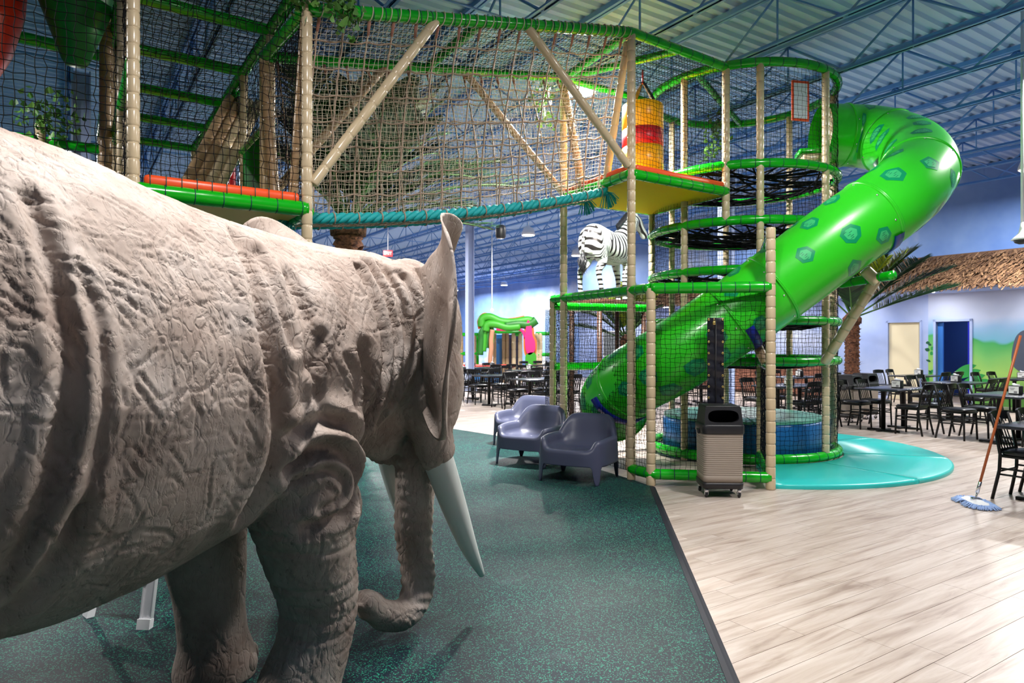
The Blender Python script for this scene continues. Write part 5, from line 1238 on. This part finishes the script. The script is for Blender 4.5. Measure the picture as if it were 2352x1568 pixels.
# ------------------------------------------------------------------ zebra statue on its stand
EO = Vector((1.80, 12.7, 2.36)); EH = Vector((0.66, 0.75, 0)).normalized(); ER = Vector((EH.y, -EH.x, 0))
zb = MB()
loft(zb, [(-0.74, 0, 1.12, 0.98, 0.05), (-0.70, 0, 1.27, 0.82, 0.18), (-0.52, 0, 1.37, 0.74, 0.27), (-0.25, 0, 1.33, 0.70, 0.29), (0.05, 0, 1.28, 0.66, 0.30), (0.35, 0, 1.30, 0.70, 0.27), (0.55, 0, 1.36, 0.82, 0.20), (0.68, 0, 1.28, 0.98, 0.08)], 24)
for s_ in (-1, 1):
    blob(zb, -0.50, 0.13 * s_, 1.0, 0.22, 0.15, 0.32, 12); blob(zb, 0.40, 0.14 * s_, 0.98, 0.16, 0.12, 0.28, 12)
    d0 = 0.12 if s_ > 0 else -0.10
    limb(zb, [(EW(-0.52, 0.14 * s_, 0.95), 0.15), (EW(-0.46 + d0 * .3, 0.15 * s_, 0.70), 0.095), (EW(-0.62 + d0 * .6, 0.15 * s_, 0.50), 0.062), (EW(-0.60 + d0, 0.15 * s_, 0.25), 0.046), (EW(-0.58 + d0, 0.15 * s_, 0.10), 0.052), (EW(-0.57 + d0, 0.15 * s_, 0.0), 0.06)], 12)
    limb(zb, [(EW(0.42, 0.14 * s_, 0.9), 0.12), (EW(0.44 - d0 * .5, 0.145 * s_, 0.62), 0.075), (EW(0.44 - d0, 0.145 * s_, 0.45), 0.055), (EW(0.44 - d0, 0.145 * s_, 0.2), 0.042), (EW(0.45 - d0, 0.145 * s_, 0.08), 0.05), (EW(0.46 - d0, 0.145 * s_, 0.0), 0.058)], 12)
    limb(zb, [(EW(0.86, 0.07 * s_, 1.70), 0.035), (EW(0.83, 0.10 * s_, 1.80), 0.045), (EW(0.81, 0.12 * s_, 1.90), 0.012)], 10)
limb(zb, [(EW(0.42, 0, 1.12), 0.24), (EW(0.60, 0, 1.32), 0.19), (EW(0.76, 0, 1.52), 0.145), (EW(0.88, 0, 1.66), 0.12)], 16)
limb(zb, [(EW(0.82, 0, 1.62), 0.125), (EW(0.98, 0, 1.60), 0.115), (EW(1.16, 0, 1.46), 0.085), (EW(1.28, 0, 1.35), 0.075), (EW(1.32, 0, 1.31), 0.05)], 16)
limb(zb, [(EW(-0.71, 0, 1.22), 0.045), (EW(-0.80, 0, 1.10), 0.035), (EW(-0.83, 0, 0.85), 0.028), (EW(-0.84, 0, 0.72), 0.035)], 10)
z_me = remeshed(zb, 0.016, 'body', 5)
c = coords(z_me); rel = c[:, :2] - np.array(EO[:2]); EA2 = np.array([EH[:2], ER[:2]]); la = rel @ EA2[0]; lb = rel @ EA2[1]; lz = c[:, 2] - EO.z
wob = np.array([noise.noise(Vector(p) * 5) for p in c])
body_ph = (la * (1 + 0.25 * (lz - 1)) - 0.35 * smoothstep(-0.1, -0.7, la) * (lz - 1.05)) / 0.105; leg_ph = lz / 0.082
leg = smoothstep(0.80, 0.62, lz); rump = smoothstep(-0.30, -0.62, la) * smoothstep(0.6, 0.8, lz); neck = smoothstep(0.55, 0.8, la)
ph = body_ph * (1 - leg) + leg_ph * leg; ph = ph * (1 - 0.9 * rump) + (lz / 0.115 + la * 2) * 0.9 * rump; ph = ph * (1 - neck) + ((la * 0.6 + lz * 0.8) / 0.085) * neck
val = np.sin(2 * PI * (ph + 0.35 * wob)) - 0.15 - 1.5 * smoothstep(0.74, 0.68, lz) * smoothstep(0.5, 0.7, lz) * (np.abs(lb) < 0.12)
at = z_me.attributes.new('stripe', 'FLOAT', 'POINT'); at.data.foreach_set('value', val.astype(np.float32))
def zebra_mat():
    m = nmat('zebra_paint', (0.8, 0.8, 0.8), 0.4); a_ = nd(m, 'ShaderNodeAttribute', attribute_name='stripe'); r = ramp(m, [(0.50, srgb(196, 204, 198)), (0.60, srgb(22, 18, 18))]); mr = nd(m, 'ShaderNodeMapRange'); mr.inputs['From Min'].default_value = -1; mr.inputs['From Max'].default_value = 1
    lk(m, a_, 'Fac', mr, 'Value'); lk(m, mr, 'Result', r, 'Fac'); lk(m, r, 'Color', bsdf(m), 'Base Color'); return m
zebra = thing('zebra_statue', 'black and white striped zebra statue on a tall stand behind the cage', 'statue', EO); part('body', z_me, zebra_mat(), zebra)
mb = MB(); rr_ = random.Random(4)
for k in range(90):
    p = EW(-0.835, 0, 0.76) + Vector((rr_.gauss(0, .012), rr_.gauss(0, .012), rr_.uniform(-.04, .05))); mb.tube([p, p + Vector((rr_.gauss(0, .03), rr_.gauss(0, .03), -0.14)), p + Vector((rr_.gauss(0, .03), rr_.gauss(0, .03), -0.30))], [0.010, 0.008, 0.002], 4)
part('tail_tuft', mb, 'black', zebra)
mb = MB(); rows = []
for i in range(14):
    t_ = i / 13; q = EW(0.30 + 0.52 * t_, 0, 1.36 + 0.42 * t_); up = (EH * -0.6 + Vector((0, 0, 0.8))); rows.append([q + ER * 0.018, q + up * (0.09 + 0.01 * (i % 2)) + ER * 0.006, q + up * (0.09 + 0.01 * (i % 2)) - ER * 0.006, q - ER * 0.018])
mb.grid(rows, True, True); part('mane', mb, 'black', zebra)
std = thing('statue_stand', 'dark raised stand on slim posts carrying the zebra statue', 'stand', at_z(EO, 0))
M['darkwood'] = nmat('dark_wood', srgb(74, 48, 34), 0.5); noisy(M['darkwood'], srgb(52, 34, 26), srgb(92, 60, 42), 6, 4, stretch=(1, 1, 8))
R3 = Matrix.Rotation(math.atan2(EH.y, EH.x), 3, 'Z')
mb = MB(); mb.bbox(EO + Vector((0, 0, -0.058)), (1.7, 0.75, 0.10), 0.02, R3); part('slab', mb, 'darkwood', std)
for sx in (-1, 1):
    for sy in (-1, 1):
        mb = MB(); p = EO + R3 @ Vector((sx * 0.75, sy * 0.3, 0)); mb.tube([at_z(p, 0), at_z(p, EO.z - 0.09)], 0.045, 10); part('leg', mb, 'darkwood', std)

# ------------------------------------------------------------------ palms
def leaf_green(name, c1, c2):
    m = nmat(name, c1, 0.45); g = nd(m, 'ShaderNodeNewGeometry'); r = ramp(m, [(0, c1), (1, c2)]); lk(m, g, 'Random Per Island', r, 'Fac'); lk(m, r, 'Color', bsdf(m), 'Base Color'); return m
M['palm'] = leaf_green('palm_leaf', srgb(10, 36, 22), srgb(34, 74, 30)); M['palm_y'] = leaf_green('palm_leaf_yellow', srgb(96, 124, 24), srgb(168, 176, 40)); M['stem'] = nmat('palm_stem', srgb(66, 110, 52), 0.5)
M['bark'] = nmat('palm_bark', srgb(92, 58, 42), 0.9); nb = noisy(M['bark'], srgb(62, 38, 30), srgb(128, 84, 60), 22, 5); add_bump(M['bark'], nb, 'Fac', 0.6, 0.02)
M['ivy'] = leaf_green('ivy_leaf', srgb(44, 96, 36), srgb(108, 158, 70))
def frond(parent, base, az, elev, L, droop, mat, seed, dens=46, lw=0.36):
    rf_ = random.Random(seed); d_ = Vector((math.cos(az) * math.cos(elev), math.sin(az) * math.cos(elev), math.sin(elev))); n = 18; pts = []
    for i in range(n + 1): t_ = i / n; pts.append(base + d_ * (L * t_) + Vector((0, 0, -droop * L * t_ ** 2.2)))
    mb = MB(); mb.tube(pts, [0.020 * (1 - 0.85 * i / n) + 0.003 for i in range(n + 1)], 6); o = part('frond', mb, 'stem', parent)
    vs_, tr = [], []
    for i in range(dens):
        t_ = 0.22 + 0.77 * i / dens; k = min(n - 1, int(t_ * n)); p = pts[k].lerp(pts[k + 1], t_ * n - k); T = (pts[k + 1] - pts[k]).normalized(); S_ = T.cross(Vector((0, 0, 1))).normalized(); W_ = S_.cross(T)
        ln_ = lw * L / 1.7 * (math.sin(PI * min(1, 0.12 + 0.80 * (t_ - 0.2) / 0.8)) ** 0.7) + 0.05
        for sd_ in (-1, 1):
            q = (S_ * sd_ * 0.75 + T * (0.62 + rf_.uniform(-.1, .15)) + W_ * (0.32 + rf_.uniform(-.12, .12))).normalized(); tip = p + q * ln_ + Vector((0, 0, -0.14 * ln_)); wv = (T * 0.6 + W_ * 0.35) * 0.030; mid = p.lerp(tip, 0.45) + Vector((0, 0, 0.02 * ln_)); o_ = len(vs_)
            vs_ += [p - wv * .5, p + wv * .5, mid + wv * 1.1, mid - wv * 1.1, tip]; tr += [(o_, o_ + 1, o_ + 2), (o_, o_ + 2, o_ + 3), (o_ + 3, o_ + 2, o_ + 4)]
    part('leaflets', fast_mesh('leaflets', [p[:] for p in vs_], tris=tr, smooth=False), mat, o, kind='stuff')
def palm(label, base, H_, r_, fronds, planter=False, seed=1, lw=0.36):
    t = thing('potted_palm' if planter else 'palm_tree', label, 'palm', base); rp = random.Random(seed); base = Vector(base)
    mb = MB(); prof = []
    for i in range(int(H_ / 0.09) + 1): z = i * 0.09; prof += [(r_ * (1.06 + rp.uniform(-.04, .04)), z), (r_ * 0.90, z + 0.07)]
    mb.lathe(prof + [(r_ * 1.25, H_), (r_ * 1.3, H_ + 0.12), (r_ * 0.6, H_ + 0.25)], base, 16); part('trunk', mb, 'bark', t)
    for i in range(int(H_ / 0.09) * 3):
        a = rp.uniform(0, 2 * PI); z = rp.uniform(0.1, H_ + 0.1); d_ = Vector((math.cos(a), math.sin(a), 0)); S_ = Vector((-d_.y, d_.x, 0)); p = base + d_ * r_ * 0.9 + Vector((0, 0, z)); k = rp.uniform(0.5, 1.3)
        mb = MB(); mb.grid([[p - S_ * .05, p + S_ * .05], [p + d_ * 0.05 * k - S_ * .035 + Vector((0, 0, .05)), p + d_ * 0.05 * k + S_ * .035 + Vector((0, 0, .05))], [p + d_ * 0.12 * k - S_ * .006 + Vector((0, 0, .05 * k)), p + d_ * .12 * k + S_ * .006 + Vector((0, 0, .05 * k))]], False)
        part('bark_scale', mb, 'bark', t)
    for k, (az, el, L, dr, mt) in enumerate(fronds): frond(t, base + Vector((0, 0, H_ + 0.12)), math.radians(az), math.radians(el), L, dr, mt, seed * 50 + k, 60, lw)
    if planter:
        mb = MB(); mb.lathe([(0.30, 0.0), (0.36, 0.5), (0.38, 0.55), (0.34, 0.55), (0.33, 0.48), (0.01, 0.46)], base, 20); part('planter', mb, 'black', t)
    return t
pf = [(20, 14, 2.2, .2, 'palm'), (-5, 20, 1.9, .2, 'palm')]; rq = random.Random(9)
for k in range(20): pf.append((rq.uniform(0, 360), rq.uniform(48, 80), rq.uniform(2.4, 3.0), rq.uniform(.2, .45), 'palm'))
for k in range(9): pf.append((rq.uniform(-60, 70), rq.uniform(30, 62), rq.uniform(2.4, 3.1), rq.uniform(.2, .4), 'palm'))
palm('dark green palm tree rising behind the rope bridge', GX(800, 9.7), 3.1, 0.20, pf, seed=3)
palm('potted palm with shaggy brown trunk beside the tower and the waste bins', GX(1957, 15.4), 2.0, 0.155, [(5, 20, 2.5, .06, 'palm'), (14, 42, 2.5, .12, 'palm'), (-12, 36, 2.4, .15, 'palm'), (28, 62, 2.3, .12, 'palm'), (40, 52, 2.2, .15, 'palm'), (100, 66, 2.0, .2, 'palm_y'), (150, 50, 1.8, .3, 'palm'), (-60, 64, 1.8, .2, 'palm_y'), (-120, 50, 1.5, .3, 'palm'), (-30, 60, 2.1, .2, 'palm_y'), (0, 56, 2.4, .2, 'palm'), (60, 70, 2.1, .15, 'palm'), (-80, 72, 1.8, .2, 'palm'), (10, 74, 2.1, .15, 'palm_y'), (180, 66, 1.9, .2, 'palm')], True, 5, 0.46)
palm('small palm with yellow-green fronds behind the zebra stand', GX(1440, 14.3), 1.5, 0.12, [(30, 60, 1.7, .25, 'palm_y'), (80, 72, 1.6, .2, 'palm_y'), (10, 70, 1.5, .2, 'palm_y'), (150, 45, 1.5, .3, 'palm'), (170, 25, 1.4, .2, 'palm'), (200, 55, 1.4, .3, 'palm'), (-60, 50, 1.4, .3, 'palm'), (120, 64, 1.5, .3, 'palm_y')], True, 7)

# ------------------------------------------------------------------ ivy garlands on the rails
def ivy(label, pts, n, spread, seed, size=0.055):
    ri = random.Random(seed); pts = catmull([Vector(p) for p in pts], 8); t = thing('ivy_garland', label, 'ivy', pts[0]); mb = MB(); mb.tube(pts, 0.006, 5); part('vine', mb, 'stem', t); mb = MB()
    for k in range(n):
        p = pts[ri.randrange(len(pts))] + Vector((ri.gauss(0, spread), ri.gauss(0, spread), ri.gauss(0, spread))); R3 = Matrix.Rotation(ri.uniform(0, 6.3), 3, 'Z') @ Matrix.Rotation(ri.uniform(0.2, 1.9), 3, 'X'); s_ = size * ri.uniform(0.6, 1.3)
        mb.add([p + R3 @ (Vector(q) * s_) for q in ((0, 0, 0), (0.55, 0.25, 0.06), (0.35, 0.75, 0), (0, 1.25, -0.08), (-0.35, 0.75, 0), (-0.55, 0.25, 0.06))], [(0, 1, 2, 3), (0, 3, 4, 5)], False)
    part('ivy_leaves', mb, 'ivy', t, kind='stuff')
ivy('green ivy garland over the post top where the rope bridge starts', [P(672, 10, 5.85), P(705, -5, 5.8), P(760, 8, 5.9), P(800, 30, 6.0), P(790, 70, 6.0)], 170, 0.06, 1)
ivy('green ivy trailing by the post beyond the far bridge rail', [P(1262, 165, 9.3), P(1248, 220, 9.3), P(1255, 290, 9.3)], 130, 0.07, 2)
ivy('green ivy hanging inside the round tower', [P(1655, 270, 11.1), P(1640, 320, 11.1), P(1632, 375, 11.1)], 150, 0.09, 3)
ivy('green ivy bunch on the post behind the black net', [P(60, 250, 8.0), P(95, 265, 8.0), P(140, 290, 8.0), P(100, 300, 8.0)], 220, 0.13, 4)

# ------------------------------------------------------------------ hanging things
def hanging_speaker(x, y, Y, lab):
    c0 = P(x, y, Y); t = thing('hanging_speaker', lab, 'loudspeaker', c0); mb = MB(); mb.lathe([(0.06, 0.15), (0.10, 0.13), (0.115, 0.05), (0.105, -0.10), (0.085, -0.135), (0.01, -0.14)], c0, 18); part('cabinet', mb, 'black', t); mb = MB(); mb.tube([c0 + Vector((0, 0, .14)), at_z(c0, 6.06)], 0.006, 6); part('cable', mb, 'black', t); mb = MB(); mb.lathe([(0.08, -0.137), (0.07, -0.142), (0.01, -0.145)], c0, 16); part('grille', mb, 'chrome', t)
hanging_speaker(1150, 533, 14.5, 'black pendant loudspeaker hanging above the far tables')
pc = P(2348, 545, 9.2); t = thing('pendant_fitting', 'pale bell-shaped pendant fitting on a rod at the right edge', 'pendant', pc); mb = MB(); mb.lathe([(0.02, 0.20), (0.03, 0.12), (0.045, 0.06), (0.10, 0.0), (0.13, -0.03), (0.12, -0.035)], pc, 20); part('bell', mb, 'white', t); mb = MB(); mb.lathe([(0.10, -0.035), (0.085, -0.07), (0.04, -0.09), (0.004, -0.092)], pc, 18); part('dome', mb, 'black', t); mb = MB(); mb.tube([pc + Vector((0, 0, .19)), at_z(pc, 6.06)], 0.018, 8); part('rod', mb, 'white', t)
for x, y, Y, lab in ((1130, 712, 25.0, 'thin white pendant rod hanging before the far cloud mural'),):
    c0 = P(x, y, Y); t = thing('pendant_rod', lab, 'pendant', c0); mb = MB(); mb.tube([c0, at_z(c0, 6.06)], 0.022, 6); part('rod', mb, 'white', t); mb = MB(); mb.lathe([(0.004, -0.07), (0.06, -0.04), (0.07, 0), (0.04, 0.05), (0.02, 0.07)], c0, 12); part('head', mb, 'white', t)
# exit sign
ec = P(891, 582, 22.0); ex = thing('exit_sign', 'small red exit sign high under the blue ceiling', 'exit sign', ec); mb = MB(); mb.bbox(ec, (0.30, 0.06, 0.20), 0.012); part('case', mb, nmat('exit_red', srgb(230, 40, 44), 0.4, emit=srgb(255, 60, 60), es=1.2), ex)
fc = bpy.data.curves.new('exit_letters', 'FONT'); fc.body = 'EXIT'; fc.size = 0.13; fc.align_x = 'CENTER'; fc.align_y = 'CENTER'; fc.extrude = 0.004; fo = bpy.data.objects.new('tmp', fc); COL.objects.link(fo)
dg = bpy.context.evaluated_depsgraph_get(); dg.update(); lm = bpy.data.meshes.new_from_object(fo.evaluated_get(dg)); bpy.data.objects.remove(fo)
lm.transform(Matrix.Translation(ec + Vector((0, -0.034, 0))) @ Matrix.Rotation(PI / 2, 4, 'X')); part('letters', lm, 'white', ex)
mb = MB(); mb.tube([ec + Vector((0, 0, .1)), at_z(ec, 6.06)], 0.012, 6); part('hanger', mb, 'white', ex)

# ------------------------------------------------------------------ counter and shutter along the wall behind the tower
M['brick'] = nmat('red_brown_wood', srgb(126, 78, 60), 0.6); noisy(M['brick'], srgb(104, 60, 46), srgb(150, 98, 76), 5, 4, stretch=(1, 1, 10))
un0, un1 = un(1905, 18.2), un(1560, 18.2); ct = thing('service_counter', 'long reddish brown service counter behind the tower', 'counter', uv2w((un0 + un1) / 2, 18.0))
k = 0; u_ = un0
while u_ < un1 - 0.05:
    mb = MB(); slab(mb, u_ + 0.006, min(un1, u_ + 0.55) - 0.006, 17.75, 17.80, 0.08, 1.0); part('front_panel', mb, 'brick', ct); u_ += 0.55
mb = MB(); slab(mb, un0, un1, 17.80, 18.3, 0.0, 1.0); part('carcass', mb, 'darkwood', ct); mb = MB(); slab(mb, un0 - .03, un1 + .03, 17.68, 18.35, 1.0, 1.04); part('worktop', mb, nmat('pale_worktop', srgb(196, 180, 166), 0.3), ct)
M['shutter'] = nmat('grey_shutter', srgb(118, 126, 132), 0.45); s0, s1 = un(1446, NW), un(1388, NW)
sh = struct('window_1', MB().add([uv2w(s0 - .06, NW - .02, .95), uv2w(s1 + .06, NW - .02, .95), uv2w(s1 + .06, NW - .02, 2.05), uv2w(s0 - .06, NW - .02, 2.05)], [(0, 1, 2, 3)], False), 'white'); sh['label'] = 'grey slatted roller shutter in the pale wall'
for k in range(22): mb = MB(); slab(mb, s0, s1, NW - 0.05, NW - 0.02, 1.0 + 0.045 * k, 1.04 + 0.045 * k); part('slat', mb, 'shutter', sh)

# ------------------------------------------------------------------ painted gorilla-grey animal on the mural right of the door
M['paintgrey'] = nmat('mural_grey', srgb(84, 92, 112), 0.6); M['paintblack'] = nmat('mural_charcoal', srgb(56, 60, 74), 0.6)
ug = un(2364, NW); mb = MB(); out = [(0.35, 1.05), (0.34, 1.45), (0.25, 1.75), (0.05, 1.88), (-0.3, 1.8), (-0.8, 1.7), (-1.2, 1.3), (-1.2, 0.5), (-0.5, 0.45), (-0.1, 0.8), (0.05, 0.9), (0.15, 0.85)]
pts = catmull([Vector((a_, b_, 0)) for a_, b_ in out], 5, True); mb.add([uv2w(ug + p.x, NW - 0.008, p.y) for p in pts], [tuple(range(len(pts)))], False); part('painted_animal', mb, 'paintgrey', WR)

# ------------------------------------------------------------------ far toddler corner with the tree arch
YF = 26.0; arch = thing('tree_arch', 'green leafy play arch with a pink surfboard-shaped leg in the far corner', 'play arch', GX(1170, YF))
M['leafgreen'] = nmat('arch_green', srgb(52, 150, 30), 0.5); M['leafgreen2'] = nmat('arch_dark_green', srgb(28, 108, 30), 0.5); M['pink'] = nmat('arch_pink', srgb(226, 30, 110), 0.45); M['archorange'] = nmat('arch_orange', srgb(206, 110, 40), 0.5)
def FT(nm, pts, r_, mat, dy=0.0, par=None): mb = MB(); mb.tube(catmull([P(x, y, YF + dy) for x, y in pts], 6), r_, 10); return part(nm, mb, mat, par or arch)
FT('branch', [(1106, 750), (1108, 732), (1125, 728), (1150, 738), (1180, 740), (1210, 735), (1225, 738)], 0.16, 'leafgreen'); FT('outline', [(1102, 755), (1100, 735), (1112, 722), (1128, 726), (1145, 735), (1180, 733), (1205, 728)], 0.07, 'archorange', 0.12)
FT('branch', [(1115, 760), (1120, 745), (1140, 745), (1165, 752), (1195, 750)], 0.15, 'leafgreen', -0.1); FT('branch', [(1160, 748), (1190, 744), (1215, 745), (1232, 735)], 0.17, 'leafgreen2', -0.05)
for k, x in enumerate((1105, 1112, 1120, 1127)): FT('drooping_leaf', [(1122, 745), (x + 2, 760), (x, 785), (x - 2, 815 - 8 * k)], [0.12 - 0.0] * 19, 'leafgreen' if k % 2 else 'leafgreen2', -0.08 + 0.05 * k)
FT('trunk', [(1131, 757), (1128, 780), (1128, 800), (1126, 825), (1125, 880)], 0.09, nmat('arch_trunk', srgb(182, 130, 100), 0.6), -0.15)
FT('pink_edge', [(1140, 756), (1165, 757), (1185, 755), (1200, 760), (1207, 775)], 0.06, 'pink', -0.12)
def slabshape(nm, pts, th, mat, dy=0.0):
    cp = catmull([Vector((x, y, 0)) for x, y in pts], 5, True); mb = MB(); n = len(cp); a_ = [P(p.x, p.y, YF + dy) for p in cp]; b_ = [p + Vector((0, th, 0)) for p in a_]
    mb.add(a_ + b_, [tuple(range(n))[::-1], tuple(range(n, 2 * n))] + [(i, (i + 1) % n, n + (i + 1) % n, n + i) for i in range(n)], False); return part(nm, mb, mat, arch)
slabshape('pink_leg', [(1212, 735), (1221, 750), (1223, 770), (1229, 785), (1228, 805), (1215, 815), (1207, 800), (1206, 770)], 0.2, 'pink', -0.2); slabshape('leg_outline', [(1212, 731), (1225, 750), (1228, 770), (1233, 785), (1231, 812), (1217, 824), (1204, 810), (1203, 765)], 0.1, 'archorange', -0.1)
slabshape('leg_base', [(1208, 815), (1230, 812), (1231, 850), (1230, 880), (1210, 880), (1208, 850)], 0.2, 'leafgreen', -0.2)
toddler = thing('toddler_frame', 'low toddler play frame with green rails and blue pads behind the tree arch', 'play structure', GX(1170, YF + 1.2))
for x in (1136, 1157, 1165, 1180, 1195, 1233, 1241, 1060, 1090): post(toddler, GX(x, YF + 0.9), P(x, 765, YF + 0.9), 0.09 if x > 1175 else 0.07, 'tan' if x > 1175 else 'tan_brown', 0.3)
for x0, x1, y in ((1135, 1198, 762), (1180, 1200, 768), (1050, 1100, 768), (1230, 1262, 766), (1230, 1262, 814), (1050, 1100, 812)): rail(toddler, [P(x0, y, YF + 0.9), P(x1, y, YF + 0.9)], 0.075, tie=0.5)
for x0, x1, mt in ((1140, 1158, 'bluemat'), (1160, 1178, 'navy'), (1182, 1196, 'navy'), (1087, 1100, 'green')):
    mb = MB(); a_, b_ = P(x0, 768, YF + 1.4), P(x1, 850, YF + 1.4); mb.box((a_ + b_) / 2, (b_.x - a_.x, 0.1, a_.z - b_.z)); part('pad_panel', mb, mt, toddler)
kt = P(1120, 842, 24.7); kc = thing('kidney_counter', 'white curved counter top with a red rim among the far tables', 'counter', at_z(kt, 0)); mb = MB(); mb.lathe([(0.01, 0.0), (0.95, 0.0), (0.97, 0.02), (0.95, 0.05), (0.01, 0.06)], kt, 40, ax_scale=(1.0, 0.55)); part('top', mb, 'white', kc); mb = MB(); mb.tube([kt + Vector((0.97 * math.cos(a), 0.54 * math.sin(a), 0.025)) for a in [2 * PI * q / 48 for q in range(48)]], 0.05, 8, closed=True); part('rim', mb, 'redshell', kc); mb = MB(); mb.lathe([(0.55, 0.0), (0.5, kt.z)], at_z(kt, 0), 24, ax_scale=(1, .5)); part('pedestal', mb, 'bluemat', kc)
for o in COL.objects:
    if '_local' in o: del o['_local']
